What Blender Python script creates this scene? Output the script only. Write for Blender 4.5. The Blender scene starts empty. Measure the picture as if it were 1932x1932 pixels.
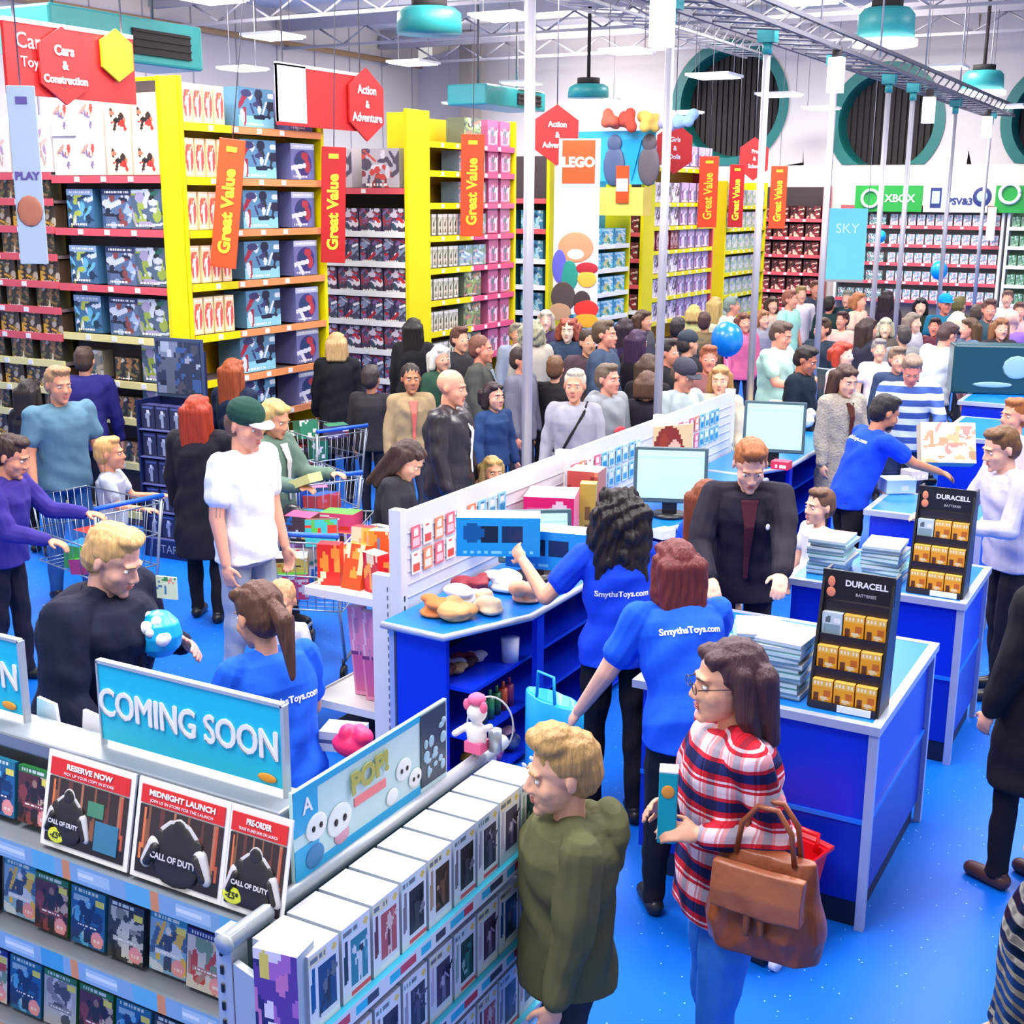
import bpy, bmesh, math, random
import numpy as np
from math import sin, cos, pi, radians, atan2, sqrt
from mathutils import Vector as V, Matrix, Euler
from mathutils.bvhtree import BVHTree
random.seed(7)
SC = bpy.context.scene
COL = SC.collection

# ---------------------------------------------------------------- camera
FPX = 2400.0
YAW, PITCH, ROLL = radians(-29.07), radians(13.8), radians(0.354)
CAMH = 3.0
def _cam_axes():
    f = V((sin(YAW)*cos(PITCH), cos(YAW)*cos(PITCH), -sin(PITCH)))
    r = V((cos(YAW), -sin(YAW), 0)); u = r.cross(f)
    return r*cos(ROLL)+u*sin(ROLL), -r*sin(ROLL)+u*cos(ROLL), f
CR, CU, CF = _cam_axes()
cam_d = bpy.data.cameras.new('camera'); cam = bpy.data.objects.new('camera', cam_d); COL.objects.link(cam)
cam_d.sensor_width = 36; cam_d.sensor_height = 36; cam_d.sensor_fit = 'HORIZONTAL'; cam_d.lens = 36*FPX/1932
cam_d.clip_start = 0.1; cam_d.clip_end = 200
M = Matrix((CR, CU, -CF)).transposed().to_4x4(); M.translation = V((0, 0, CAMH)); cam.matrix_world = M
SC.camera = cam
def _ray(px, py): return CF + CR*((px-966)/FPX) - CU*((py-966)/FPX)
def P(px, py, z=0.0):
    d = _ray(px, py); return V((0, 0, CAMH)) + d*((z-CAMH)/d.z)
def PX(px, py, X):
    d = _ray(px, py); return V((0, 0, CAMH)) + d*(X/d.x)
def PY(px, py, Y):
    d = _ray(px, py); return V((0, 0, CAMH)) + d*(Y/d.y)

# ---------------------------------------------------------------- world and exposure
w = bpy.data.worlds.new('world'); SC.world = w; w.use_nodes = True
w.node_tree.nodes['Background'].inputs[0].default_value = (1.0, 0.965, 0.94, 1)
w.node_tree.nodes['Background'].inputs[1].default_value = 0.75
SC.view_settings.view_transform = 'Standard'; SC.view_settings.look = 'None'
SC.view_settings.gamma = 1.0; SC.view_settings.use_curve_mapping = False
SC.view_settings.exposure = -0.14
try:
    SC.cycles.max_bounces = 6; SC.cycles.diffuse_bounces = 3; SC.cycles.glossy_bounces = 2; SC.cycles.transmission_bounces = 3
    SC.cycles.transparent_max_bounces = 6; SC.cycles.caustics_reflective = False; SC.cycles.caustics_refractive = False
    SC.cycles.sample_clamp_indirect = 4.0
except Exception: pass
def area(name, loc, sx, sy, power, rot=(0, 0, 0), col=(1, 0.97, 0.94)):
    l = bpy.data.lights.new(name, 'AREA'); l.shape = 'RECTANGLE'; l.size = sx; l.size_y = sy; l.energy = power; l.color = col
    o = bpy.data.objects.new(name, l); COL.objects.link(o); o.location = loc; o.rotation_euler = rot
    return o
# rows of the shop's ceiling light panels (fittings built further down), each with an added upward fill
LIGHT_W = 520
for i, (x, y) in enumerate([(-13, 9), (-7.2, 7), (-2.2, 5.2), (-13, 16), (-7.4, 14), (-2.2, 12), (-12, 23), (-6, 22), (0.5, 18), (1.5, 8), (-3.2, 1.0)]):
    area('ceiling_light_bank', (x, y, 6.0), 2.4, 2.4, LIGHT_W*(.62 if y < 6 else .8 if (y < 9 and x > -5) else 1))
    area('ceiling_fill', (x, y, 5.2), 1.6, 1.6, 230, rot=(pi, 0, 0), col=(1, .9, .8))  # added fill aimed up: brightens the ceiling, offsets the floor's blue bounce

# ---------------------------------------------------------------- materials
def lin(c):
    if isinstance(c, str):
        c = [int(c[i:i+2], 16)/255 for i in (0, 2, 4)]
    return tuple((x/12.92 if x <= 0.04045 else ((x+0.055)/1.055)**2.4) for x in c[:3])
MATS = {}
def mat(name, col, rough=0.5, metal=0.0, var=0.06, nscale=6.0, bump=0.0, bscale=40.0, emit=0.0, alpha=1.0, spec=0.5, coat=0.0):
    if name in MATS: return MATS[name]
    m = bpy.data.materials.new(name); m.use_nodes = True; nt = m.node_tree; N = nt.nodes; b = N['Principled BSDF']
    c = lin(col)
    if name.startswith('skin'): c = (c[0]*.93, c[1]*.8, c[2]*.72)
    tc = N.new('ShaderNodeTexCoord'); nz = N.new('ShaderNodeTexNoise'); nz.inputs['Scale'].default_value = nscale
    nt.links.new(tc.outputs['Object'], nz.inputs['Vector'])
    if var > 0:
        mx = N.new('ShaderNodeMix'); mx.data_type = 'RGBA'
        mx.inputs[6].default_value = tuple(max(0, x*(1-var)) for x in c)+(1,)
        mx.inputs[7].default_value = tuple(min(1, x*(1+var)) for x in c)+(1,)
        nt.links.new(nz.outputs['Fac'], mx.inputs[0]); nt.links.new(mx.outputs[2], b.inputs['Base Color'])
    else: b.inputs['Base Color'].default_value = c+(1,)
    b.inputs['Roughness'].default_value = rough; b.inputs['Metallic'].default_value = metal
    b.inputs['Specular IOR Level'].default_value = spec
    if coat: b.inputs['Coat Weight'].default_value = coat
    if bump > 0:
        n2 = N.new('ShaderNodeTexNoise'); n2.inputs['Scale'].default_value = bscale; n2.inputs['Detail'].default_value = 4
        nt.links.new(tc.outputs['Object'], n2.inputs['Vector'])
        bp = N.new('ShaderNodeBump'); bp.inputs['Strength'].default_value = bump; bp.inputs['Distance'].default_value = 0.02
        nt.links.new(n2.outputs['Fac'], bp.inputs['Height']); nt.links.new(bp.outputs['Normal'], b.inputs['Normal'])
    if emit > 0:
        b.inputs['Emission Color'].default_value = c+(1,); b.inputs['Emission Strength'].default_value = emit
    if alpha < 1: b.inputs['Alpha'].default_value = alpha
    MATS[name] = m; return m
def cloth(col, rough=0.85, kind='cloth'):
    key = kind+str(col)
    return mat(key, col, rough=rough, var=0.10, nscale=14, bump=0.35, bscale=9, spec=0.25)
def hairmat(col):
    key = 'hair'+str(col)
    if key in MATS: return MATS[key]
    m = mat(key, col, rough=0.5, var=0.0, spec=0.35); nt = m.node_tree; N = nt.nodes; b = N['Principled BSDF']
    tc = N.new('ShaderNodeTexCoord'); mp = N.new('ShaderNodeMapping'); mp.inputs['Scale'].default_value = (90, 90, 9)
    nz = N.new('ShaderNodeTexNoise'); nz.inputs['Scale'].default_value = 1.0; nz.inputs['Detail'].default_value = 5
    mx = N.new('ShaderNodeMix'); mx.data_type = 'RGBA'; c = lin(col)
    mx.inputs[6].default_value = tuple(x*0.45 for x in c)+(1,); mx.inputs[7].default_value = tuple(min(1, x*1.28) for x in c)+(1,)
    bp = N.new('ShaderNodeBump'); bp.inputs['Strength'].default_value = 0.7; bp.inputs['Distance'].default_value = 0.01
    L = nt.links.new
    L(tc.outputs['Object'], mp.inputs['Vector']); L(mp.outputs[0], nz.inputs['Vector']); L(nz.outputs['Fac'], mx.inputs[0])
    L(mx.outputs[2], b.inputs['Base Color']); L(nz.outputs['Fac'], bp.inputs['Height']); L(bp.outputs['Normal'], b.inputs['Normal'])
    return m
def skinmat(col='e3b49c'):
    key = 'skin'+col
    if key in MATS: return MATS[key]
    m = mat(key, col, rough=0.5, var=0.07, nscale=25, bump=0.05, bscale=120, spec=0.35)
    b = m.node_tree.nodes['Principled BSDF']; b.inputs['Subsurface Weight'].default_value = 0.08; b.inputs['Subsurface Radius'].default_value = (0.02, 0.008, 0.004); b.inputs['Subsurface Scale'].default_value = 0.3
    return m
def attrmat(name='printed_card', rough=0.35):
    if name in MATS: return MATS[name]
    m = bpy.data.materials.new(name); m.use_nodes = True; nt = m.node_tree; b = nt.nodes['Principled BSDF']
    a = nt.nodes.new('ShaderNodeVertexColor'); a.layer_name = 'Print'
    nz = nt.nodes.new('ShaderNodeTexNoise'); nz.inputs['Scale'].default_value = 30
    mx = nt.nodes.new('ShaderNodeMix'); mx.data_type = 'RGBA'; mx.blend_type = 'MULTIPLY'; mx.inputs[0].default_value = 0.12
    nt.links.new(a.outputs['Color'], mx.inputs[6]); nt.links.new(nz.outputs['Fac'], mx.inputs[7]); nt.links.new(mx.outputs[2], b.inputs['Base Color'])
    b.inputs['Roughness'].default_value = rough; MATS[name] = m; return m

# ---------------------------------------------------------------- object helpers
def tag(o, label=None, cat=None, group=None, kind=None):
    if label: o['label'] = label
    if cat: o['category'] = cat
    if group: o['group'] = group
    if kind: o['kind'] = kind
    return o
def empty(name, loc=(0, 0, 0), rz=0.0, label=None, cat=None, group=None, parent=None):
    o = bpy.data.objects.new(name, None); COL.objects.link(o); o.location = loc; o.rotation_euler = (0, 0, rz); o.empty_display_size = 0.1
    if parent: o.parent = parent
    return tag(o, label, cat, group)
def copy_tree(o, parent=None):
    c = o.copy(); COL.objects.link(c)
    if parent: c.parent = parent
    for ch in o.children: copy_tree(ch, c)
    return c
def copy_at(o, loc, rz=0.0, label=None, group=None):
    c = copy_tree(o); c.location = loc; c.rotation_euler = (0, 0, rz)
    if label: c['label'] = label
    if group: c['group'] = group
    return c
class MB:
    def __init__(s): s.v = []; s.f = []; s.m = []; s.sm = []
    def add(s, vs, fs, m=0, smooth=False, mtx=None):
        b = len(s.v)
        if mtx is not None: vs = [mtx @ V(p) for p in vs]
        s.v += [tuple(p) for p in vs]
        s.f += [tuple(b+i for i in f) for f in fs]; s.m += [m]*len(fs); s.sm += [smooth]*len(fs); return s
    def box(s, x0, y0, z0, x1, y1, z1, m=0, mtx=None):
        x0, x1 = min(x0, x1), max(x0, x1); y0, y1 = min(y0, y1), max(y0, y1); z0, z1 = min(z0, z1), max(z0, z1)
        vs = [(x0, y0, z0), (x1, y0, z0), (x1, y1, z0), (x0, y1, z0), (x0, y0, z1), (x1, y0, z1), (x1, y1, z1), (x0, y1, z1)]
        return s.add(vs, [(0, 3, 2, 1), (4, 5, 6, 7), (0, 1, 5, 4), (1, 2, 6, 5), (2, 3, 7, 6), (3, 0, 4, 7)], m, False, mtx)
    def cbox(s, c, d, m=0, mtx=None):
        return s.box(c[0]-d[0]/2, c[1]-d[1]/2, c[2]-d[2]/2, c[0]+d[0]/2, c[1]+d[1]/2, c[2]+d[2]/2, m, mtx)
    def loft(s, rings, m=0, smooth=True, caps=True):
        n = len(rings[0]); b = len(s.v)
        for r in rings: s.v += [tuple(p) for p in r]
        F = []
        for i in range(len(rings)-1):
            for j in range(n):
                k = (j+1) % n; F.append((b+i*n+j, b+i*n+k, b+(i+1)*n+k, b+(i+1)*n+j))
        if caps: F.append(tuple(b+j for j in reversed(range(n)))); F.append(tuple(b+(len(rings)-1)*n+j for j in range(n)))
        s.f += F; s.m += [m]*len(F); s.sm += [smooth]*len(F); return s
    def cyl(s, p0, p1, r0, r1=None, n=12, m=0, smooth=True):
        p0 = V(p0); p1 = V(p1); r1 = r0 if r1 is None else r1
        a, b = _perp(p1-p0)
        R = []
        for p, r in ((p0, r0), (p1, r1)): R.append([p+a*(r*cos(2*pi*j/n))+b*(r*sin(2*pi*j/n)) for j in range(n)])
        return s.loft(R, m, smooth)
    def tube(s, pts, r, n=8, m=0, closed=False):
        pts = [V(p) for p in pts]; R = []
        a = None
        for i, p in enumerate(pts):
            d = (pts[min(i+1, len(pts)-1)]-pts[max(i-1, 0)])
            if a is None: a, b = _perp(d)
            else:
                d.normalize(); a = (a-d*a.dot(d)).normalized(); b = d.cross(a)
            R.append([p+a*(r*cos(2*pi*j/n))+b*(r*sin(2*pi*j/n)) for j in range(n)])
        return s.loft(R, m, True)
    def ell(s, c, r, rot=None, n=12, m=0):
        c = V(c); rot = rot or Matrix.Identity(3)
        if not hasattr(r, '__len__'): r = (r, r, r)
        k = max(4, n//2); R = []
        for i in range(1, k):
            t = pi*i/k - pi/2
            R.append([c+rot @ V((r[0]*cos(t)*cos(2*pi*j/n), r[1]*cos(t)*sin(2*pi*j/n), r[2]*sin(t))) for j in range(n)])
        b = len(s.v); s.loft(R, m, True, False)
        s.v += [tuple(c+rot @ V((0, 0, -r[2]))), tuple(c+rot @ V((0, 0, r[2])))]
        q = len(s.v)-2
        for j in range(n):
            s.f += [(b+(j+1) % n, b+j, q), (b+(k-2)*n+j, b+(k-2)*n+(j+1) % n, q+1)]; s.m += [m, m]; s.sm += [True, True]
        return s
    def cap(s, p0, p1, r0, r1=None, n=10, m=0):   # tapered capsule
        p0 = V(p0); p1 = V(p1); r1 = r0 if r1 is None else r1
        d = p1-p0
        if d.length < 1e-6: return s.ell(p0, r0, n=n, m=m)
        a, b = _perp(d); d = d.normalized(); R = []
        for t in (-80, -50, -20): t = radians(t); R.append((p0+d*(r0*sin(t)), r0*cos(t)))
        R.append((p0, r0)); R.append((p1, r1))
        for t in (20, 50, 80): t = radians(t); R.append((p1+d*(r1*sin(t)), r1*cos(t)))
        return s.loft([[p+a*(r*cos(2*pi*j/n))+b*(r*sin(2*pi*j/n)) for j in range(n)] for p, r in R], m, True)
    def prism(s, poly, y0, y1, m=0, mtx=None):   # polygon in x,z extruded along y (ccw seen from -y)
        n = len(poly); vs = [(x, y0, z) for x, z in poly]+[(x, y1, z) for x, z in poly]
        F = [tuple(range(n)), tuple(reversed(range(n, 2*n)))]+[(i, i+n, (i+1) % n+n, (i+1) % n) for i in range(n)]
        return s.add(vs, F, m, False, mtx)
    def mesh(s, name, mats):
        me = bpy.data.meshes.new(name); me.from_pydata(s.v, [], s.f)
        if not isinstance(mats, (list, tuple)): mats = [mats]
        for q in mats: me.materials.append(q)
        me.polygons.foreach_set('material_index', s.m); me.polygons.foreach_set('use_smooth', s.sm); me.update(); return me
    def build(s, name, mats, parent=None, loc=None, rz=None, bevel=0.0):
        me = s.mesh(name, mats); o = bpy.data.objects.new(name, me); COL.objects.link(o)
        if parent: o.parent = parent
        if loc is not None: o.location = loc
        if rz is not None: o.rotation_euler = (0, 0, rz)
        if bevel > 0:
            b = o.modifiers.new('bevel', 'BEVEL'); b.width = bevel; b.segments = 2; b.limit_method = 'ANGLE'
        return o
def _perp(d):
    d = V(d).normalized(); u = V((0, 0, 1)) if abs(d.z) < 0.9 else V((1, 0, 0))
    a = u.cross(d).normalized(); return a, d.cross(a)
def struct(name, mb, m, **k):
    o = mb.build(name, m, **k); o['kind'] = 'structure'; return o
def rotz(a): return Matrix.Rotation(a, 4, 'Z')

# ---------------------------------------------------------------- printed pictures: coloured cells of the mesh itself
class Art:
    def __init__(s, w, h, bg): s.w, s.h = w, h; s.a = np.zeros((h, w, 3)); s.a[:] = hx(bg); s.Y, s.X = np.mgrid[0:h, 0:w]; s.X = (s.X+.5)/w; s.Y = (s.Y+.5)/h
    def rect(s, x0, y0, x1, y1, c): s.a[(s.X >= x0) & (s.X <= x1) & (s.Y >= y0) & (s.Y <= y1)] = hx(c); return s
    def ell(s, x, y, rx, ry, c): s.a[((s.X-x)/rx)**2+((s.Y-y)/ry)**2 <= 1] = hx(c); return s
    def line(s, x0, y0, x1, y1, t, c):
        dx, dy = x1-x0, y1-y0; L = dx*dx+dy*dy+1e-9; u = np.clip(((s.X-x0)*dx+(s.Y-y0)*dy)/L, 0, 1)
        s.a[(s.X-x0-u*dx)**2+(s.Y-y0-u*dy)**2 <= t*t] = hx(c); return s
    def blobs(s, seed, pal, n=14, x0=0, y0=0, x1=1, y1=1, r=0.14):
        R = random.Random(seed)
        for i in range(n):
            x = R.uniform(x0, x1); y = R.uniform(y0, y1); c = R.choice(pal)
            if R.random() < .5: s.ell(x, y, R.uniform(.3, 1)*r, R.uniform(.3, 1)*r, c)
            else:
                a = R.uniform(0, pi); l = r*R.uniform(.6, 1.4); s.line(x-l*cos(a), y-l*sin(a), x+l*cos(a), y+l*sin(a), r*R.uniform(.15, .4), c)
        return s
    def text(s, seed, x0, y0, x1, y1, c):   # lines of unreadable small print
        R = random.Random(seed); x = x0
        while x < x1:
            wd = R.uniform(.02, .09); s.rect(x, y0, min(x+wd, x1), y1, c); x += wd+.03
        return s
    def hero(s, x, y, h, body, head, seed=0):   # a generic armoured figure with arms and legs
        s.line(x-.07*h, y, x-.04*h, y+.45*h, .07*h, body).line(x+.09*h, y, x+.04*h, y+.45*h, .07*h, body)
        s.ell(x, y+.6*h, .17*h, .22*h, body).line(x-.15*h, y+.72*h, x-.3*h, y+.5*h, .06*h, body).line(x+.15*h, y+.72*h, x+.28*h, y+.9*h, .06*h, body)
        return s.ell(x, y+.88*h, .09*h, .1*h, head)
def hx(c):
    if isinstance(c, str): return [int(c[i:i+2], 16)/255 for i in (0, 2, 4)]
    return list(c)
def _lin_arr(a):
    a = np.clip(a, 0, 1); return np.where(a <= 0.04045, a/12.92, ((a+0.055)/1.055)**2.4)
def artbox(name, w, d, h, art, side='888888', top=None, rough=0.35, right=None, tilt=0.0):
    """carton: front (-Y) carries the printed cells, base at z=0, front face at y=0, centred in x"""
    me = bpy.data.meshes.new(name); vs = []; fs = []; cols = []
    def grid(o, ux, uy, a):
        H, W = a.shape[:2]; b = len(vs)
        for j in range(H+1):
            for i in range(W+1): vs.append(tuple(o+ux*(i/W)+uy*(j/H)))
        for j in range(H):
            for i in range(W): fs.append((b+j*(W+1)+i, b+j*(W+1)+i+1, b+(j+1)*(W+1)+i+1, b+(j+1)*(W+1)+i)); cols.append(a[j, i])
    sd = np.array(hx(side)).reshape(1, 1, 3); tp = np.array(hx(top or side)).reshape(1, 1, 3)
    x0, x1 = -w/2, w/2
    grid(V((x0, 0, 0)), V((w, 0, 0)), V((0, 0, h)), art.a if art is not None else sd)
    grid(V((x1, 0, 0)), V((0, d, 0)), V((0, 0, h)), right.a if right is not None else sd)
    grid(V((x0, d, 0)), V((0, -d, 0)), V((0, 0, h)), sd)
    grid(V((x1, d, 0)), V((-w, 0, 0)), V((0, 0, h)), sd)
    grid(V((x0, 0, h)), V((w, 0, 0)), V((0, d, 0)), tp); grid(V((x0, d, 0)), V((w, 0, 0)), V((0, -d, 0)), sd)
    me.from_pydata(vs, [], fs); at = me.color_attributes.new('Print', 'FLOAT_COLOR', 'CORNER')
    cc = np.ones((len(fs), 4, 4)); cc[:, :, :3] = _lin_arr(np.array(cols))[:, None, :]
    at.data.foreach_set('color', cc.ravel()); me.materials.append(attrmat('printed_card', rough)); me.update()
    if tilt: me.transform(Matrix.Rotation(tilt, 4, 'X'))
    return me
def place(me, name, loc, rz=0.0, label=None, cat=None, group=None, parent=None, kind=None):
    o = bpy.data.objects.new(name, me); COL.objects.link(o); o.location = loc; o.rotation_euler = (0, 0, rz)
    if parent: o.parent = parent
    return tag(o, label, cat, group, kind)

# ---------------------------------------------------------------- lettering
def text_mesh(s, size=0.1, ext=0.002, bold=0.0, align='CENTER', sx=1.0, space=1.0, line=1.0):
    c = bpy.data.curves.new('lettering', 'FONT'); c.body = s; c.size = size; c.extrude = ext; c.offset = bold; c.align_x = align; c.align_y = 'CENTER'
    c.resolution_u = 3; c.space_character = space; c.space_line = line
    o = bpy.data.objects.new('lettering', c); TMP.collection.objects.link(o)
    dg = work_dg(); me = bpy.data.meshes.new_from_object(o.evaluated_get(dg))
    bpy.data.objects.remove(o); bpy.data.curves.remove(c)
    me.transform(Matrix.Scale(sx, 4, V((1, 0, 0)))); return me
TMP = bpy.data.scenes.new('work')
def work_dg():
    with bpy.context.temp_override(scene=TMP, view_layer=TMP.view_layers[0]):
        dg = bpy.context.evaluated_depsgraph_get(); dg.update(); return dg
def letters(s, name, m, parent, mtx, **k):
    """text drawn in its local x (right), y (up); mtx places it. """
    me = text_mesh(s, **k); me.materials.clear(); me.materials.append(m); me.transform(mtx)
    o = bpy.data.objects.new(name, me); COL.objects.link(o)
    if parent: o.parent = parent
    return o
# text frames: facing -Y (front) and facing +X (right), -X
def faceY(x, y, z, rot=0): return Matrix.Translation((x, y, z)) @ Matrix.Rotation(rot, 4, 'Y') @ Matrix.Rotation(pi/2, 4, 'X')
def faceX(x, y, z, rot=0): return Matrix.Translation((x, y, z)) @ Matrix.Rotation(pi/2, 4, 'Z') @ Matrix.Rotation(rot, 4, 'Y') @ Matrix.Rotation(pi/2, 4, 'X')

def bake(mb, name, m, voxel, parent=None, smooth=2, fold=0.0, post=None, seed=0):
    """fuse overlapping volumes of mb into one continuous skin"""
    me = mb.mesh(name, m); o = bpy.data.objects.new(name, me); TMP.collection.objects.link(o)
    r = o.modifiers.new('r', 'REMESH'); r.mode = 'VOXEL'; r.voxel_size = voxel; r.use_smooth_shade = True
    if smooth: q = o.modifiers.new('s', 'SMOOTH'); q.factor = 0.6; q.iterations = smooth
    dg = work_dg(); me2 = bpy.data.meshes.new_from_object(o.evaluated_get(dg))
    bpy.data.objects.remove(o); bpy.data.meshes.remove(me); me2.name = name
    if not me2.materials: me2.materials.append(m)
    n = len(me2.vertices)
    if (fold or post) and n:
        co = np.empty(n*3); me2.vertices.foreach_get('co', co); co = co.reshape(-1, 3)
        if fold:
            nr = np.empty(n*3); me2.vertex_normals.foreach_get('vector', nr) if hasattr(me2, 'vertex_normals') else None; nr = nr.reshape(-1, 3)
            x, y, z = co.T; s1 = seed*1.7
            f = np.sin(22*z+9*x+s1+2.2*np.sin(11*x+5*z+s1))*.5+np.sin(38*z-20*y+17*x+s1*2+1.5*np.sin(23*y+9*z))*.3+np.sin(60*x+14*z+s1+2*np.sin(20*z+s1))*.2
            co += nr*(fold*f)[:, None]
        if post: co = post(co)
        me2.vertices.foreach_set('co', co.ravel()); me2.update()
    me2.polygons.foreach_set('use_smooth', [True]*len(me2.polygons))
    o2 = bpy.data.objects.new(name, me2); COL.objects.link(o2)
    if parent: o2.parent = parent
    return o2
# ---------------------------------------------------------------- people
SKIN = 'e2b29b'
EYE = None
def person(label, px, py, H=1.75, face=0.0, top=('tee', '2a4fd0'), legs='222430', hair=('short', '4a3020'), skin=SKIN, q=0,
           lean=0.0, nod=0.0, turn=0.0, armL=None, armR=None, build=1.0, female=False, at=None, step=0.06, hat=None,
           shoes='1b1b1f', extra=None, group=None, glasses=False, inner=None, side=0.0, squat=0.0, beard=None):
    s = H/1.75
    vox = (0.017, 0.011, 0.0065)[q]*max(0.8, s)
    hs = ((0.72+0.28*s)/s if s < 0.98 else 1.0)*1.09          # children have bigger heads for their height
    fem = female; b = build
    hh = 0.235*hs
    neckz = 1.75-hh-0.025; shz = neckz-0.055
    ch = sqrt(b)
    # spine
    pelv = V((0, 0, 0.93-squat)); la = radians(lean); sd = radians(side)
    up = V((sin(sd), -sin(la)*cos(sd), cos(la)*cos(sd))); fw = V((0, -cos(la), -sin(la))); rt = V((cos(sd), 0, -sin(sd)))
    def sp(z): return pelv+(up*(z-0.93) if z > 0.93 else V((0, 0, z-0.93)))
    def ring(z, a, c, oy=0.0, n=20, ex=2.3):
        cpt = sp(z); f = fw if z > 0.93 else V((0, -1, 0)); R = []
        for j in range(n):
            t = 2*pi*j/n; ct, st = cos(t), sin(t)
            R.append(cpt+rt*(a*abs(ct)**(2/ex)*(1 if ct > 0 else -1))-f*(c*abs(st)**(2/ex)*(1 if st > 0 else -1))+f*oy)
        return R
    shw = (0.155 if fem else 0.178)*ch
    # arms (out, forward, up) directions
    U, Fo = 0.285, 0.25
    arms = {}
    rzf = {'v': 0.0}
    def dirv(d, sg): return V((d[0]*sg, -d[1], d[2])).normalized()
    head_c0 = sp(neckz)+up*0.02
    nodr = radians(nod)+la*0.35; tr = radians(turn)
    Rh = (Matrix.Rotation(tr, 3, 'Z') @ Matrix.Rotation(nodr, 3, 'X'))
    headc = sp(neckz)+up*(0.045*hs)+Rh @ V((0, -0.012, 0.085*hs))
    topz = max(headc.z+0.12*hs*cos(nodr), headc.z+0.1*hs)*s
    # root placement from the head-top pixel
    if at is None:
        wp = P(px, py, topz)
    else: wp = V((at[0], at[1], 0))
    g = V((wp.x, wp.y, 0)); dc = -g.normalized(); rdir = V((-dc.y, dc.x, 0))
    fd = dc*cos(radians(face))+rdir*sin(radians(face))
    rz = atan2(fd.y, fd.x)+pi/2
    if at is None:
        off = Matrix.Rotation(rz, 3, 'Z') @ V((headc.x*s, headc.y*s, 0)); g = g-off
    root = empty('person', (g.x, g.y, 0), rz, label, 'person', group)
    MI = (Matrix.Translation(g) @ rotz(rz)).inverted()
    for nm, sg, spec in (('L', 1, armL), ('R', -1, armR)):
        sh = sp(shz)+rt*(shw*sg)
        if spec is None: spec = ((.2, .08, -1), (.08, .3, -1))
        if spec[0] == 'to':
            tgt = (MI @ V(spec[1]))/s; d = tgt-sh; L = min(d.length, (U+Fo)*0.985); d.normalize()
            a = (U*U+L*L-Fo*Fo)/(2*L); hgt = sqrt(max(0, U*U-a*a)); hint = V((sg*0.6, 0.35, -0.9)); hint = (hint-d*hint.dot(d)).normalized()
            el = sh+d*a+hint*hgt; wr = sh+d*L
        else:
            el = sh+dirv(spec[0], sg)*U; wr = el+dirv(spec[1], sg)*Fo
        arms[nm] = (sh, el, wr, sg)
    hipx = 0.09
    kn = {}; an = {}
    for sg in (1, -1):
        st = step*sg; hp = pelv+V((hipx*sg, 0, -0.01)); ak = V((hipx*sg*1.15, -st, 0.085))
        kz = V((0, -(squat*0.9), 0)); k = (hp+ak)/2+V((0.005*sg, -0.02, 0.01))+kz; kn[sg] = k; an[sg] = (hp, k, ak)
    def S(mb):
        mb.v = [(x*s, y*s, z*s) for x, y, z in mb.v]; return mb
    # ---- body
    B = MB()
    B.loft([ring(z, a*ch*.9, c*ch*.9) for z, a, c in ((.86, .13, .09), (.95, .15, .105), (1.08, .128, .095), (1.22, .14, .105), (1.34, .15, .105), (shz-.02, .13, .085), (neckz-.02, .07, .06))])
    for sg in (1, -1):
        hp, k, ak = an[sg]; B.cap(hp, k, .078*ch, .05).cap(k, ak, .05, .036).cap(ak+V((0, .03, -.05)), ak+V((0, -.12, -.055)), .034, .028)
    nk = sp(neckz-.05); B.cap(nk, headc+Rh @ V((0, .018, -.075*hs)), .06*(.85 if fem else 1)*min(1, ch), .052*(.85 if fem else 1))
    hm = lambda x, y, z: headc+Rh @ (V((x, y, z))*hs)
    def he(c, r, rot=None): B.ell(hm(*c), [q_*hs for q_ in r], Rh @ (rot or Matrix.Identity(3)), n=16 if q else 12)
    he((0, .012, .03), (.076, .095, .088)); he((0, -.03, -.03), (.063, .064, .083)); he((0, -.048, -.078), (.043, .043, .036)); he((0, -.08, -.1), (.022, .018, .016))
    B.cap(hm(0, -.086, .012), hm(0, -.106, -.026), .008*hs, .0118*hs, n=8)
    if q:
        he((.012, -.1, -.034), (.009, .01, .008)); he((-.012, -.1, -.034), (.009, .01, .008)); he((0, -.078, .024), (.05, .016, .011)); he((0, -.086, -.062), (.024, .013, .013))
    for sg in (1, -1):
        he((.036*sg, -.055, -.03), (.027, .026, .028)); he((.077*sg, .01, -.006), (.008, .017, .028), Matrix.Rotation(radians(12)*sg, 3, 'Z'))
    for nm, (sh, el, wr, sg) in arms.items():
        B.cap(sh, el, .05*ch, .04*ch).cap(el, wr, .04*ch, .028)
        d = (wr-el).normalized(); sdv = d.cross(V((0, -1, .3))).normalized()
        if sdv.length < .1: sdv = V((1, 0, 0))
        if abs(d.z) > .6: sdv = V((0, -1, 0)); sdv = (sdv-d*sdv.dot(d)).normalized()      # hanging hand: palm faces the thigh
        nrm = d.cross(sdv)*sg
        nrm = nrm if nrm.dot(V((-sg, 0, -.5))) > 0 else -nrm
        hk = 1.0*(.9 if fem else 1)*(hs*.3+.7)
        pc = wr+d*.05*hk
        B.ell(pc, (.02*hk, .04*hk, .05*hk), Matrix((nrm, sdv, d)).transposed())
        for i, (o, L) in enumerate(((.031, .07), (.011, .08), (-.01, .075), (-.029, .06))):
            r0 = wr+d*(.085*hk)+sdv*(o*hk); k1 = r0+(d*.9+nrm*.35)*(L*.5*hk); k2 = k1+(d*.6+nrm*.8).normalized()*(L*.5*hk)
            B.cap(wr+d*.03+sdv*(o*.7*hk), r0, .012*hk, .0105*hk, n=8).cap(r0, k1, .0098*hk, .009*hk, n=8).cap(k1, k2, .009*hk, .0075*hk, n=8)
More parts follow.
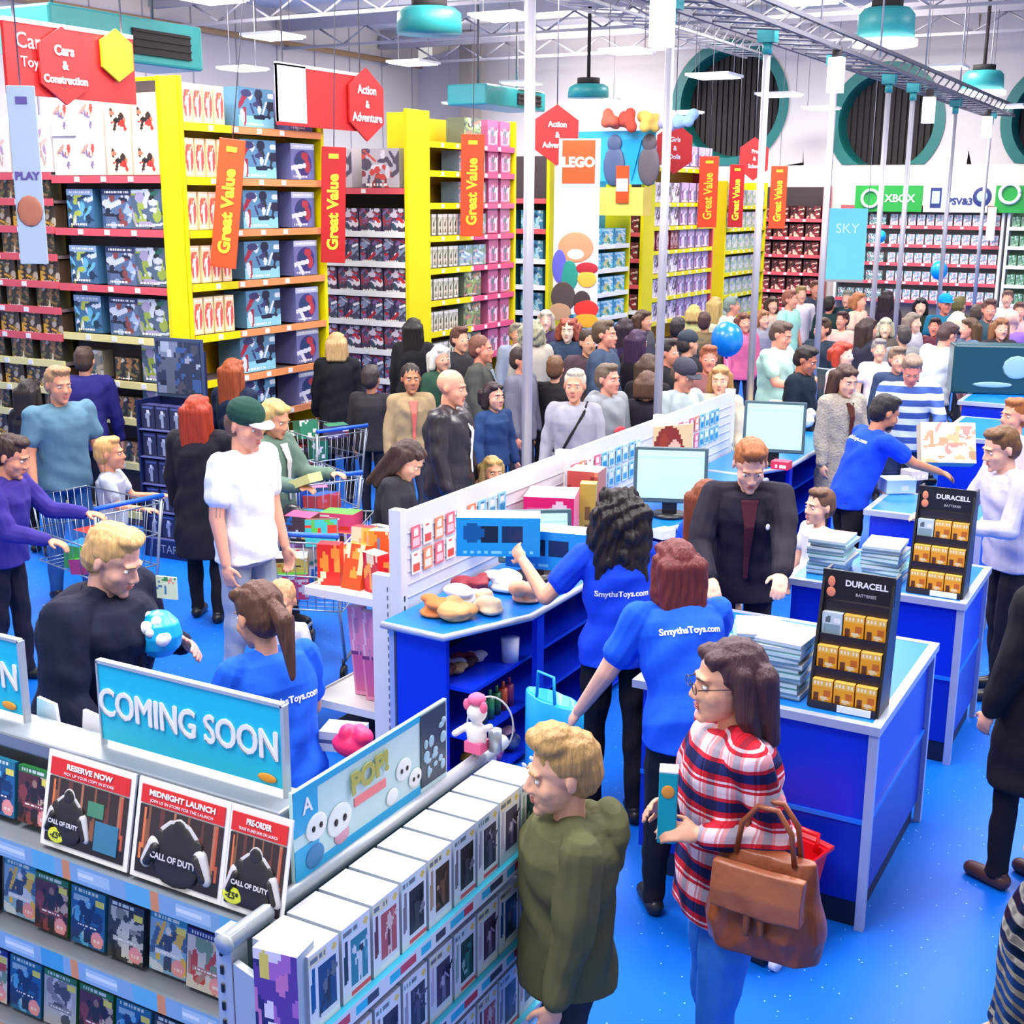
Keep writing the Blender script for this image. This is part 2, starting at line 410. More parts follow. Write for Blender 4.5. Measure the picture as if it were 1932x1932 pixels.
        t0 = wr+d*.03*hk+sdv*.025*hk; t1 = t0+(d*.6+sdv*.8+nrm*.2)*(.038*hk); t2 = t1+(d*.9+sdv*.3+nrm*.3)*(.03*hk)
        B.cap(t0, t1, .014*hk, .011*hk, n=8).cap(t1, t2, .011*hk, .009*hk, n=8)
    eyes = [hm(.0305*sg, -.0775, .003)*s for sg in (1, -1)]
    Rs = Rh
    def dent(co):
        inv = np.array(Rs.transposed()); c0 = np.array(headc*s); L = (co-c0) @ inv.T/(hs*s); fy = np.zeros(len(co))
        for sg in (1, -1): fy += .006*np.exp(-(((L[:, 0]-.031*sg)/.017)**2+((L[:, 2]-.004)/.0125)**2))*(L[:, 1] < -.04)
        fy += .004*np.exp(-((L[:, 0]/.022)**2+((L[:, 2]+.0625)/.0028)**2))*(L[:, 1] < -.05)
        d = np.zeros_like(co); d[:, 1] = fy*hs*s; return co+d @ np.array(Rs).T
    body = bake(S(B), 'body', skinmat(skin), vox, root, smooth=2, post=dent)
    # ---- face parts
    hc = hair[1] if hair else '5a4030'
    if True:
        for e in eyes:
            E = MB(); fd_ = Rh @ V((0, -1, -.12)); E.ell(e, (.0135*hs*s, .0085*hs*s, .0068*hs*s), Rh, n=10, m=0).ell(e+fd_*(.0042*hs*s), (.0058*hs*s, .0052*hs*s, .0058*hs*s), Rh, n=8, m=1)
            E.build('eye', [mat('eye_white', 'e8e4e0', .2), mat('iris', '2b2320', .2)], root)
    if q:
        for sg in (1, -1):
            E = MB(); E.cap(hm(.015*sg, -.094, .0265)*s, hm(.045*sg, -.082, .0245)*s, .0035*hs*s, .0025*hs*s, n=6); E.build('eyebrow', hairmat(hc), root)
        E = MB(); E.ell(hm(0, -.0955, -.0565)*s, (.021*hs*s, .0055*hs*s, .0036*hs*s), Rh, n=10).ell(hm(0, -.0945, -.066)*s, (.018*hs*s, .006*hs*s, .0045*hs*s), Rh, n=10)
        E.build('lips', mat('lips', 'c06c66', .4), root)
    if glasses:
        G = MB()
        for sg in (1, -1):
            c = hm(.032*sg, -.108, .003)*s
            G.tube([c+Rh @ V((.024*cos(t)*s, 0, .018*sin(t)*s)) for t in [2*pi*i/14 for i in range(15)]], .0016, n=6)
            G.tube([hm(.056*sg, -.104, .006)*s, hm(.08*sg, -.02, .008)*s, hm(.083*sg, .02, 0)*s], .0018, n=6)
        G.tube([hm(-.01, -.11, .006)*s, hm(.01, -.11, .006)*s], .0016, n=6); G.build('glasses', mat('spectacle_frame', '2a2024', .3), root)
    # ---- hair
    if hair and hair[0] != 'bald':
        st = hair[0]; Hh = MB(); hq = lambda c, r, rot=None: Hh.ell(hm(*c), [k*hs for k in r], Rh @ (rot or Matrix.Identity(3)), n=14)
        if hat is None or st in ('long', 'pony', 'bob'): hq((0, .022, .042), (.083, .098, .088))
        hq((0, .05, .0), (.078, .068, .085))
        if st == 'crop': pass
        if st in ('short', 'quiff'):
            if hat is None: hq((0, -.03, .1), (.06, .05, .03)); hq((.03, -.02, .1), (.045, .05, .028))
        if st == 'quiff' and hat is None: hq((0, -.06, .115), (.055, .03, .03)); hq((0, -.02, .125), (.06, .06, .028))
        ln = hair[2] if len(hair) > 2 else .2
        if st in ('long', 'bob', 'curly'):
            wdt = 1.0 if st != 'curly' else 1.3
            for sg in (1, -1):
                Hh.cap(hm(.068*sg, .02, .04), hm(.078*sg*wdt, .03, -.08), .034*hs*wdt, .036*hs*wdt)
                Hh.cap(hm(.078*sg*wdt, .03, -.08), hm(.085*sg*wdt, .045, -.1-ln), .036*hs*wdt, .022*hs*wdt)
            for i in range(-2, 3):
                Hh.cap(hm(.03*i*wdt, .085, .02), hm(.034*i*wdt, .1, -.12-ln), .045*hs*wdt, .026*hs)
            if hat is None:
                hq((.033, -.038, .083), (.036, .042, .026)); hq((-.033, -.038, .083), (.036, .042, .026))
        if st == 'curly':
            R = random.Random(3)
            for i in range(46):
                a = R.uniform(-2.6, 2.6)+pi/2; z = R.uniform(-.1-ln, .1); rr = (.1+.02*R.random())*(1 if z < .03 else .62)
                if abs(((a-pi/2+pi) % (2*pi))-pi) > 1.9 and z < .07: continue
                hq((rr*cos(a)*.95, .03+rr*sin(a)*.9, z), (.03, .03, .035))
        if st == 'pony':
            Hh.cap(hm(0, .11, .03), hm(0, .16, -.03), .025*hs, .038*hs).cap(hm(0, .16, -.03), hm(0, .14, -.13-ln), .038*hs, .012*hs)
            hq((.03, -.035, .085), (.045, .05, .03)); hq((-.03, -.035, .085), (.045, .05, .03))
        if st == 'bun': hq((0, .09, .09), (.04, .04, .04)); hq((0, -.03, .09), (.06, .05, .03))
        def strand(co):
            x, y, z = co.T; d = np.sin(190*x+2.5*np.sin(22*z)+9*z)*.0016+np.sin(170*y+2*np.sin(19*z)+7*z)*.0014
            c = co-np.array(headc*s); c /= (np.linalg.norm(c, axis=1)[:, None]+1e-6); return co+c*d[:, None]*(2.6 if st == 'curly' else 1)+(c*(np.sin(60*z+50*x+3*np.sin(40*y))*.006)[:, None] if st == 'curly' else 0)
        bake(S(Hh), 'hair', hairmat(hair[1]), min(vox, .012)*1.05, root, smooth=1, post=strand)
    if beard:
        Bd = MB(); Bd.ell(hm(0, -.045, -.07), (.053*hs, .052*hs, .042*hs), Rh, n=14); bake(S(Bd), 'beard', hairmat(beard), vox, root, smooth=1)
    if hat:
        K = MB(); hk, hcx = hat[0], hat[1]
        K.ell(hm(0, .012, .06), (.088*hs, .106*hs, .082*hs), Rh, n=16)
        bake(S(K), 'cap', cloth(hcx), vox, root, smooth=1) if hk != 'x' else None
        K = MB(); n = 12; pts = [V((.075*cos(t)*1.02, -.075-.075*sin(t), 0)) for t in [pi*i/n for i in range(n+1)]]
        T = Matrix.Translation(headc*s) @ (Rh @ Matrix.Rotation(radians(8), 3, 'X')).to_4x4()
        vv = [(p.x*hs*s, p.y*hs*s, .052*hs*s-(.3*(p.x**2))*hs*s) for p in pts]; vv2 = [(x, y, z+.005) for x, y, z in vv]
        K.add(vv+vv2, [tuple(range(n+1)), tuple(reversed(range(n+1, 2*n+2)))]+[(i, i+1, i+n+2, i+n+1) for i in range(n)], 0, False, T)
        K.build('cap_peak', cloth(hat[2] if len(hat) > 2 else hcx), root)
    # ---- clothes
    kind, tc = top[0], top[1]
    th = {'tee': .012, 'long': .012, 'shirt': .014, 'jacket': .024, 'coat': .028, 'hoodie': .024}[kind]
    hem = {'tee': .86, 'long': .86, 'shirt': .84, 'jacket': .82, 'coat': .52, 'hoodie': .82}[kind]
    T = MB(); bw = (.95 if fem else 1.0)
    R = []
    if hem < .8: R += [(hem, .19*bw, .15), (.75, .185*bw, .14)]
    R += [(max(hem, .82), .172*bw*(1.06 if fem else .97), .128), (.95, .168*bw*(1.05 if fem else .97), .122), (1.07, .15*bw*(.93 if fem else 1), .112), (1.2, .158*bw, .122), (1.32, .168*bw, .125), (shz-.03, .165*bw, .108), (shz+.025, .125, .085), (neckz-.012, .066, .06)]
    T.loft([ring(z, a*ch+th, c*ch*(1+.25*(b-1))+th, n=24) for z, a, c in R])
    if fem:
        for sg in (1, -1): T.ell(sp(1.27)+rt*(.07*sg)+fw*(.085*ch), (.062, .05, .06))
    long_ = kind not in ('tee',)
    for sg in (1, -1): T.cap(sp(neckz-.035)+rt*(.05*sg), sp(shz)+rt*(shw*sg), .036+th, .05*ch+th)
    for nm, (sh, el, wr, sg) in arms.items():
        r = .052*ch+th
        if long_: T.cap(sh, el, r, .043*ch+th).cap(el, el+(wr-el)*.93, .043*ch+th, .032+th*.8)
        elif kind == 'tee': T.cap(sh, sh+(el-sh)*.62, r+.003, .052*ch+th+.004)
    if kind == 'hoodie':
        for i in range(9):
            a = pi*i/8; T.ell(sp(neckz-.03)+rt*(.1*cos(a))-fw*(.0+.115*sin(a))+up*(-.01*sin(a)), (.045, .05, .042))
        T.ell(sp(neckz-.07)-fw*.15, (.115, .065, .1)); T.ell(sp(neckz-.16)-fw*.15, (.08, .06, .09))
        for sg in (1, -1): T.cap(sp(neckz-.02)+rt*(.08*sg)-fw*.01, sp(neckz-.1)+rt*(.02*sg)+fw*.1, .026, .016)
    if kind in ('jacket', 'coat', 'shirt'):
        for i in range(9):
            a = pi*i/8; T.ell(sp(neckz-.01)+rt*(.066*cos(a))-fw*(.005+.055*sin(a)), (.02, .02, .028))
    tm = top[2] if len(top) > 2 else cloth(tc)
    garment = {'tee': 't_shirt', 'long': 'jumper', 'shirt': 'shirt', 'jacket': 'jacket', 'coat': 'coat', 'hoodie': 'hoodie'}[kind]
    tob = bake(S(T), garment, tm, vox*1.05, root, smooth=2, fold=(.004, .008, .009)[q]*(.5 if s < .8 else 1), seed=len(label))
    if inner:   # shirt showing in the open front of a jacket
        I = MB(); 
        I.loft([[sp(z)+rt*(x*wd)+fw*(dd) for x, dd in ((-1, c1), (1, c1), (.8, c1+.01), (-.8, c1+.01))] for z, wd, c1 in ((1.0, .014, .135*ch+th), (1.12, .018, .126*ch+th), (1.3, .03, .137*ch+th), (neckz-.04, .05, .085*ch+th))])
        bake(S(I), 'shirt_front', cloth(inner), max(.005, vox*.7), root, smooth=1)
    L = MB(); lb = .02
    L.loft([ring(z, a*ch+lb*.3, c*ch+lb*.3, n=18) for z, a, c in ((.84, .15, .11), (.9, .163, .12), (.97, .158, .115), (1.02, .15, .11))])
    for sg in (1, -1):
        hp, k, ak = an[sg]; L.cap(hp+V((0, 0, -.03)), k, .088*ch, .062*ch).cap(k, ak+V((0, 0, .0)), .062*ch, .052)
    bake(S(L), 'trousers', cloth(legs), vox*1.1, root, smooth=2, fold=(.003, .006, .007)[q], seed=3)
    for sg in (1, -1):
        ak = an[sg][2]; F_ = MB(); F_.cap(ak+V((0, .03, -.045)), ak+V((0, -.13, -.05)), .043, .036).ell(ak+V((0, .0, -.02)), (.045, .06, .045))
        S(F_); F_.v = [(x, y, max(z, .0)) for x, y, z in F_.v]; F_.build('shoe', mat('shoe'+shoes, shoes, .4), root)
    root['label'] = label
    info = dict(root=root, sp=lambda z: sp(z)*s, fw=fw, rt=rt, up=up, arms=arms, s=s, head=headc*s, Rh=Rh, top=tob, shz=shz, MI=MI, hs=hs, neckz=neckz, garment=tob)
    if extra: extra(info)
    return info
def back_print(i, txt='SmythsToys.com', size=.042, z=1.33, width=.27):
    """white lettering laid onto the back of the shirt"""
    s = i['s']; me = text_mesh(txt, size=size*s, ext=0.0, bold=.0012)
    xs = [v.co.x for v in me.vertices]; k = width*s/(max(xs)-min(xs))
    bm = bmesh.new(); bm.from_mesh(i['top'].data); bvh = BVHTree.FromBMesh(bm); bm.free()
    c = i['sp'](z*1.0)
    last = c+i['fw']*-.13*s
    for v in me.vertices:
        o = c+i['rt']*(-v.co.x*k)*-1*-1+i['up']*(v.co.y*k)-i['fw']*.5
        h = bvh.ray_cast(o, i['fw'])
        last = (h[0]-i['fw']*.004) if h[0] is not None and (h[0]-c).length < .25 else last; v.co = last
    me.materials.clear(); me.materials.append(mat('white_print', 'eef2ff', .6, var=0)); o = bpy.data.objects.new('back_lettering', me); COL.objects.link(o); o.parent = i['root']
def strap(i, col='1a1a1e', sg=1, z1=.9):
    s = i['s']; sp, rt, fw = i['sp'], i['rt'], i['fw']; Tm = MB()
    Tm.tube([sp(.9)-fw*(.13*s)+rt*(-.14*sg*s), sp(1.25)-fw*(.14*s), sp(1.44)-fw*(.07*s)+rt*(.1*sg*s), sp(1.475)+rt*(.105*sg*s), sp(1.4)+fw*(.12*s)+rt*(.09*sg*s), sp(1.2)+fw*(.155*s)+rt*(-.02*sg*s), sp(.95)+fw*(.15*s)+rt*(-.15*sg*s)], .012*s, n=6)
    Tm.build('bag_strap', cloth(col), i['root'])
# ---------------------------------------------------------------- the shop shell
XL, XR, YB, ZC = -17.0, 9.0, 26.0, 6.6
f = MB(); f.box(XL, -2.5, -.1, XR, YB, 0)
fm = mat('blue_vinyl_floor', '0062d2', .45, var=.05, nscale=1.2, spec=.3)
nt = fm.node_tree; tc = nt.nodes.new('ShaderNodeTexCoord'); vz = nt.nodes.new('ShaderNodeTexVoronoi'); vz.inputs['Scale'].default_value = 22
rp = nt.nodes.new('ShaderNodeValToRGB'); rp.color_ramp.elements[0].position = .05; rp.color_ramp.elements[0].color = (1, 1, 1, 1); rp.color_ramp.elements[1].position = .09; rp.color_ramp.elements[1].color = (0, 0, 0, 1)
mx = nt.nodes.new('ShaderNodeMix'); mx.data_type = 'RGBA'; b = nt.nodes['Principled BSDF']; src = b.inputs['Base Color'].links[0].from_socket
nt.links.new(tc.outputs['Object'], vz.inputs['Vector']); nt.links.new(vz.outputs['Distance'], rp.inputs[0]); nt.links.new(rp.outputs[0], mx.inputs[0])
nt.links.new(src, mx.inputs[6]); mx.inputs[7].default_value = (.35, .72, 1, 1); nt.links.new(mx.outputs[2], b.inputs['Base Color'])
struct('floor', f, fm)
wallm = mat('pale_wall_panel', 'd0c8c6', .6, var=.03, nscale=.6); cream = mat('cream_wall', 'ece6dc', .6, var=.02)
seam = mat('panel_seam', 'a8a4aa', .6)
c = MB(); c.box(XL-.2, -2.5, ZC, XR, YB+.2, ZC+.1)
for y in np.arange(0, YB, 2.4): c.box(XL, y, ZC-.03, XR, y+.05, ZC)
struct('ceiling', c, mat('ceiling_white', 'dedad8', .7, var=.03))
wl = MB(); wl.box(XL-.2, -2.5, 0, XL, YB, ZC)
for y in np.arange(0.5, YB, 1.2): wl.box(XL, y, 3.6, XL+.015, y+.025, ZC, 1)
wl.box(XL, -2.5, 0, XL+.03, YB, 3.6, 2)
struct('wall_left', wl, [wallm, seam, cream])
# rear wall with round openings cut in: build the wall as a ring of strips around each porthole
wb = MB(); wb.box(XL, YB+.6, 0, XR, YB+.7, ZC)          # masonry behind the openings
wb.box(XL, YB, 0, XR, YB+.05, 3.7, 1)
WIN = [(-9.42, 4.92, 1.2), (-6.22, 4.5, 1.06), (-3.05, 4.47, 1.0), (0.1, 4.5, 1.0)]
def holed(mb, x0, x1, cx, cz, r, z0, z1, y0, y1, m):
    n = 40; pts = []
    for i in range(n):
        a = 2*pi*i/n; pts.append((cx+r*cos(a), max(cz+r*sin(a), z0+.01)))
    out = []
    for (px_, pz_) in pts:
        a = atan2(pz_-cz, px_-cx); dx, dz = cos(a), sin(a)
        t = min(((x1-cx)/dx if dx > 1e-6 else (x0-cx)/dx if dx < -1e-6 else 1e9), ((z1-cz)/dz if dz > 1e-6 else (z0-cz)/dz if dz < -1e-6 else 1e9))
        out.append((cx+dx*t, cz+dz*t))
    vs = [(x, y0, z) for x, z in pts]+[(x, y0, z) for x, z in out]
    mb.add(vs, [(i, n+i, n+(i+1) % n, (i+1) % n) for i in range(n)], m)
ed = [XL]+[(WIN[i][0]+WIN[i+1][0])/2 for i in range(len(WIN)-1)]+[XR]
for i, (cx, cz, r) in enumerate(WIN): holed(wb, ed[i], ed[i+1], cx, cz, r, 3.7, ZC, YB, YB, 0)
for i in range(len(WIN)):  # square up the corner gaps left by the radial fan
    pass
struct('wall_back', wb, [wallm, cream])
teal = mat('teal_paint', '0a6a66', .45); dark = mat('dark_blind', '2b2528', .8)
for i, (cx, cz, r) in enumerate(WIN):
    g = MB(); n = 48
    def ringp(rr, y): return [(cx+rr*cos(2*pi*k/n), y, max(cz+rr*sin(2*pi*k/n), 3.71)) for k in range(n)]
    g.loft([ringp(r, YB-.02), ringp(r-.0, YB+.5)], 0, True, False)
    g.loft([ringp(r+.06, YB-.03), ringp(r-.14, YB-.03), ringp(r-.16, YB+.05), ringp(r-.2, YB+.5)], 0, False, False)
    g.add([(cx-r, YB+.5, 3.7), (cx+r, YB+.5, 3.7), (cx+r, YB+.5, cz+r), (cx-r, YB+.5, cz+r)], [(0, 1, 2, 3)], 1)
    for k in range(-8, 9): g.box(cx+k*.12-.045, YB+.42, 3.72, cx+k*.12+.045, YB+.45, cz+r-.05, 1)
    struct('window_%d' % (i+1), g, [teal, dark])
b_ = MB(); b_.box(XL+.03, -2, 0, XL+.06, YB, .12); struct('baseboard_left', b_, mat('skirting', '2a3a6a', .5))
# column with cable ladder on the left wall
cx = PX(887, 150, -15.3)
k = MB(); k.box(cx.x-.16, cx.y-.2, 0, cx.x+.16, cx.y+.2, ZC); struct('trim_1', k, mat('grey_column', '8d8380', .5))
# ---------------------------------------------------------------- ceiling services
grey = mat('galvanised_steel', 'a9a9b2', .45, .4); dgrey = mat('dark_steel', '6a6872', .5, .3)
pale = mat('pale_steel', 'a6a5b0', .4, .3)
o = MB(); a, b2 = PX(160, 0, -16.8), PX(880, 140, -16.8); a.z = b2.z = 5.95
o.tube([V((-16.8, 8, 5.95)), V((-16.8, 25.8, 5.95))], .06)
for y in np.arange(9, 26, 3): o.tube([(-16.8, y, 5.95), (-16.99, y, 5.95)], .03, n=6)
tag(o.build('sprinkler_pipe', mat('orange_brown_pipe', 'a5825c', .5)), 'brownish pipe running along the top of the panelled left wall', 'pipe')
def truss(x, z, y0, y1, label, wdt=.5, hh=.28, m=None):
    t = empty('cable_tray', (x, y0, z), 0, label, 'cable tray'); L = y1-y0
    for sx in (-1, 1):
        for zz in (0, hh): a = MB(); a.box(sx*wdt/2-.02, 0, zz-.02, sx*wdt/2+.02, L, zz+.02); a.build('rail', m or dgrey, t)
    a = MB(); n = int(L/.45)
    for i in range(n):
        y = i*L/n; a.tube([(-wdt/2, y, 0), (wdt/2, y+L/n, 0)], .012, n=5).tube([(-wdt/2, y, 0), (-wdt/2, y+L/n, hh)], .012, n=5).tube([(wdt/2, y, 0), (wdt/2, y+L/n, hh)], .012, n=5)
    a.build('lattice', m or dgrey, t)
    a = MB()
    for y in np.arange(.5, L, 2.5): a.tube([(0, y, hh), (0, y, ZC-z)], .012, n=5)
    a.build('hanger', grey, t); return t
truss(-3.95, 4.5, 5.5, 25, 'long grey lattice tray above the row of till poles', .45, .16)
truss(-8.5, 5.7, 9, 25, 'grey lattice tray high over the shelving ends', .5, .3, grey)
truss(-1.0, 5.6, 11, 25.5, 'grey lattice tray high above the right-hand counters', .6, .3, grey)
truss(1.5, 5.9, 9, 25.5, 'grey lattice tray at the top right of the ceiling', .6, .3, grey)
for i, (y, z) in enumerate([(10.5, 6.3), (14, 6.3), (17.5, 6.3), (21, 6.3), (24.4, 6.3)]):
    a = MB(); a.box(-16.9, y-.07, z-.12, 8.5, y+.07, z+.12)
    for x in np.arange(-16, 8, 1.1): a.tube([(x, y, z-.12), (x+.55, y, z-.42)], .02, n=5).tube([(x+.55, y, z-.42), (x+1.1, y, z-.12)], .02, n=5)
    a.box(-16.9, y-.03, z-.46, 8.5, y+.03, z-.41)
    tag(a.build('roof_beam', pale), 'pale steel roof beam with zigzag bracing, number %s from the front' % ['one', 'two', 'three', 'four', 'five'][i], 'beam', 'steel beams across the ceiling')
# ceiling light panels at the places the photograph shows them
lampm = mat('lamp_diffuser', 'ffffff', .5, var=0, emit=5.0)
proto = empty('ceiling_light', (0, 0, 0), 0, 'square white light panel hanging on wires', 'light', 'hanging light panels')
a = MB(); a.box(-.3, -.3, 0, .3, .3, .035); a.build('housing', mat('white_metal', 'eeeeee', .4), proto)
a = MB(); a.box(-.27, -.27, -.012, .27, .27, -.001); a.build('diffuser', lampm, proto)
a = MB()
for sx in (-.27, .27): a.tube([(sx, 0, .03), (sx, 0, 1.6)], .006, n=5)
a.build('wire', dgrey, proto)
LP = [(515, 70, 5), (458, 131, 5), (780, 120, 5), (950, 33, 5), (985, 158, 5), (1183, 98, 5), (1135, 188, 5), (868, 196, 5), (1290, 213, 4.6), (1348, 145, 4.6), (1365, 233, 4.6), (1470, 180, 4.6), (1550, 205, 4.7), (1510, 262, 4.5), (1630, 228, 4.6), (1697, 247, 4.5), (1752, 260, 4.5), (1785, 128, 5), (1900, 202, 4.6), (1455, 250, 4.4), (1520, 2, 5), (400, 0, 5.2)]
names = 'over the action figure shelves|over the left wall shelving|in front of the brown column|near the top left pole|beside the teal cassette unit|over the aisle past the column|above the first round sign|left of the teal box unit|left across the first porthole|large in front of the first porthole|low in front of the first porthole|right edge of the first porthole|between the two portholes|low between the portholes|left half of the second porthole|middle of the second porthole|right edge of the second porthole|right of the long tray|in front of the third porthole|right below the first porthole|cut by the top edge, right of the tray|cut by the top edge on the left'.split('|')
for i, ((x, y, z), nm) in enumerate(zip(LP, names)):
    p = P(x, y, z)
    if i == 0: c_ = proto; c_.location = p; c_['label'] = 'white light panel '+nm
    else: c_ = copy_at(proto, p, 0, 'white light panel '+nm)
tealm = mat('teal_casing', '2f9a9c', .4)
def drum(px, py, z, r, h, label, light=False):
    p = P(px, py, z); t = empty('ceiling_fan_unit', p, 0, label, 'ceiling unit'); a = MB(); n = 28
    a.loft([[(rr*cos(2*pi*k/n), rr*sin(2*pi*k/n), zz) for k in range(n)] for zz, rr in ((-h/2, r), (h*.3, r*.97), (h*.5, r*.8))]); a.build('shade', tealm, t)
    a = MB(); a.cyl((0, 0, h*.5), (0, 0, 1.3), .03, n=8); a.cyl((0, 0, h*.5), (0, 0, h*.5+.1), r*.55, n=16); a.build('mount', dark, t)
    if light: a = MB(); a.cyl((0, 0, -h/2-.09), (0, 0, -h/2-.02), r*1.12, n=24); a.build('diffuser', lampm, t)
drum(810, 40, 5.2, .42, .3, 'teal drum shaped ceiling unit left of the first tall pole')
drum(1672, 45, 5.2, .36, .36, 'large teal drum lamp with a glowing white base, top right', True)
drum(1855, 152, 5.0, .34, .3, 'smaller teal drum lamp with a glowing base, far right', True)
drum(1110, 172, 4.7, .33, .2, 'teal bowl shaped unit above the round red sign')
def cassette(px0, py, X, L, label, h=.5):
    p = PX(px0, py, X); t = empty('air_conditioner', p, 0, label, 'air conditioner')
    a = MB(); a.box(-.4, 0, -h/2, .4, L, h/2); a.build('casing', tealm, t, bevel=.03)
    a = MB(); a.box(.4, L*.5, -h*.3, .42, L*.9, h*.25)
    for k in range(4): a.box(.42, L*.5, -h*.3+k*.08, .435, L*.9, -h*.3+k*.08+.02)
    a.build('grille', dark, t)
    a = MB(); a.cyl((0, .4, h/2), (0, .4, ZC-p.z), .02, n=6).cyl((0, L-.4, h/2), (0, L-.4, ZC-p.z), .02, n=6); a.build('hanger', dgrey, t)
cassette(45, 55, -11.5, 2.3, 'big teal air conditioner behind the red category board', .5)
cassette(880, 178, -12, 2.2, 'teal air conditioner above the pink boxed toys', .35)
# blue bunting scrap and security tubes on the tray
for i, (px, py, h, lb) in enumerate([(1250, 30, .42, 'white lit number box at the top of the first pole pair'), (1577, 142, .34, 'white lit number box under the tray left of the second porthole'), (1752, 208, .33, 'white lit number box hanging across the second porthole'), (1862, 240, .33, 'small white lit number box at the far right end')]):
    p = PX(px, py, -3.75); t = empty('till_light', p, 0, lb, 'till light')
    a = MB(); a.box(-.07, -.07, -h/2, .07, .07, h/2); a.build('lamp_box', mat('lit_box', 'ffffff', .5, var=0, emit=1.2), t)
    a = MB(); a.cyl((0, 0, h/2), (0, 0, h/2+.1), .05, n=10); a.build('bracket', dark, t)
# till poles
pole = empty('till_pole', (-3.95, 7.3, 0), 0, 'tall grey steel pole rising from the till desks, nearest the camera', 'pole', 'poles along the tills')
a = MB(); a.cyl((0, 0, .02), (0, 0, 4.5), .034, n=16); a.build('shaft', pale, pole)
a = MB(); a.cyl((0, 0, 0), (0, 0, .03), .1, n=20); a.build('base_plate', dgrey, pole)
a = MB(); a.cbox((0, 0, 4.46), (.16, .12, .12)); a.cyl((0, 0, 4.3), (0, 0, 4.4), .045, n=14); a.build('bracket', tealm, pole)
for px, py, lb in [(1250, 500, 'second'), (1432, 400, 'third'), (1558, 400, 'fourth'), (1660, 400, 'fifth'), (1706, 400, 'sixth'), (1852, 420, 'eighth'), (1805, 420, 'seventh')]:
    p = PX(px, py, -3.95) if px != 1805 else V((-3.95, 20.8, 0)); copy_at(pole, (-3.95, p.y, 0), 0, 'tall grey steel till pole, %s in the row from the front' % lb)

# ---------------------------------------------------------------- shelving
yel = mat('yellow_panel', 'e2d600', .35, var=.03); redlip = mat('red_shelf_edge', 'd85560', .4); orlip = mat('orange_shelf_edge', 'e8915a', .4); crlip = mat('cream_shelf_edge', 'e6dc92', .4)
wlip = mat('white_shelf_edge', 'eeeeee', .4); pinklip = mat('pink_shelf_edge', 'd8527a', .4); backm = mat('shelf_back', '3a3034', .7); yback = mat('yellow_back', 'd8a800', .5); shelfm = mat('shelf_board', '77686a', .5)
LIPS = {'r': redlip, 'o': orlip, 'c': crlip, 'w': wlip, 'y': yel, 'p': pinklip}
def unit(label, x, y, rz, L, H, shelves, lips, depth=.45, ends='yy', back=None, near=0, backH=None):
    """front face on local y=0 looking to -y, running x=0..L"""
    t = empty('shelving_unit', (x, y, 0), rz, label, 'shelving'); back = back or backm
    a = MB(); a.box(0, depth-.04, .05, L, depth, (backH or H)-.02); a.build('back_panel', back, t)
    for i, e in enumerate(ends):
        if e == '-': continue
        xx = -.05 if i == 0 else L; a = MB(); a.box(xx, 0, 0, xx+.05, depth, H); a.build('end_panel', yel if e == 'y' else LIPS.get(e, shelfm), t, bevel=.006)
    a = MB(); a.box(0, .03, 0, L, depth-.04, .12); a.build('plinth', shelfm, t)
    for z, l in zip(shelves, lips):
        a = MB(); a.box(0, .02, z-.03, L, depth-.045, z-.002, 0); a.box(0, -.005, z-.05, L, .015, z+.015, 1)
        if near: a.box(0, -.009, z-.052, near, -.004, z+.017, 3)
        for k in range(1, int(L/.33)): a.box(k*.33-.03, -.012, z-.04, k*.33+.03, -.006, z+.005, 2)
        a.build('shelf', [shelfm, LIPS[l], wlip, yel], t)
    t['H'] = H; return t
PRODS = {}
def prod(kind, w, d, h, bg, pal, side=None, style='blobs', seed=1, res=None, top=None, band=None, rough=.35):
    W = res or max(8, int(w*110)); Hh_ = (res or max(8, int(h*110))) if not res else int(res*h/w); A = Art(min(W, 48), min(Hh_, 48), bg)
    if style == 'blobs': A.blobs(seed, pal, 26, r=.17)
    elif style == 'few': A.blobs(seed, pal, 10, .2, .2, .8, .7, .14)
    elif style == 'scene': A.rect(0, .0, 1, .3, pal[0]).blobs(seed, pal[1:], 18, .05, .15, .95, .9, .16)
    elif style == 'figs':
        n = 3
        for i in range(n): A.hero((i+.5)/n, .12, .62, pal[i % len(pal)], pal[(i+1) % len(pal)])
    elif style == 'fig': A.ell(.5, .5, .42, .4, pal[0]); A.hero(.5, .1, .72, pal[1], pal[2])
    elif style == 'wheel': A.ell(.5, .45, .38, .36, pal[0]).ell(.5, .45, .22, .2, pal[1]).blobs(seed, pal[1:], 7, .2, .2, .8, .8, .2)
    if band: A.rect(0, .84, 1, 1, band).text(seed, .1, .88, .9, .95, 'ffffff')
    A.text(seed+1, .1, .05, .7, .1, 'ffffff')
    me = artbox(kind, w, d, h, A, side or bg, top, rough); PRODS[kind] = (me, w, d, h); return me
def fill(t, x0, x1, z, kind, name, label, group, cat='toy box', stack=1, gap=.012, front=.03, jit=.006, deep=1):
    me, w, d, h = PRODS[kind]; n = int((x1-x0+gap)/(w+gap)); R = random.Random(hash((round(x0, 2), round(z, 2))) % 9999)
    if n < 1: return
    sp_ = (x1-x0-n*w)/max(1, n); M_ = Matrix.Translation(t.location) @ rotz(t.rotation_euler.z)
    for i in range(n):
        for k in range(stack):
            p = M_ @ V((x0+(i+.5)*(w+sp_), front+R.uniform(0, jit*3), z+k*(h+.001)))
            place(me, name, p, t.rotation_euler.z+R.uniform(-.02, .02), label, cat, group)
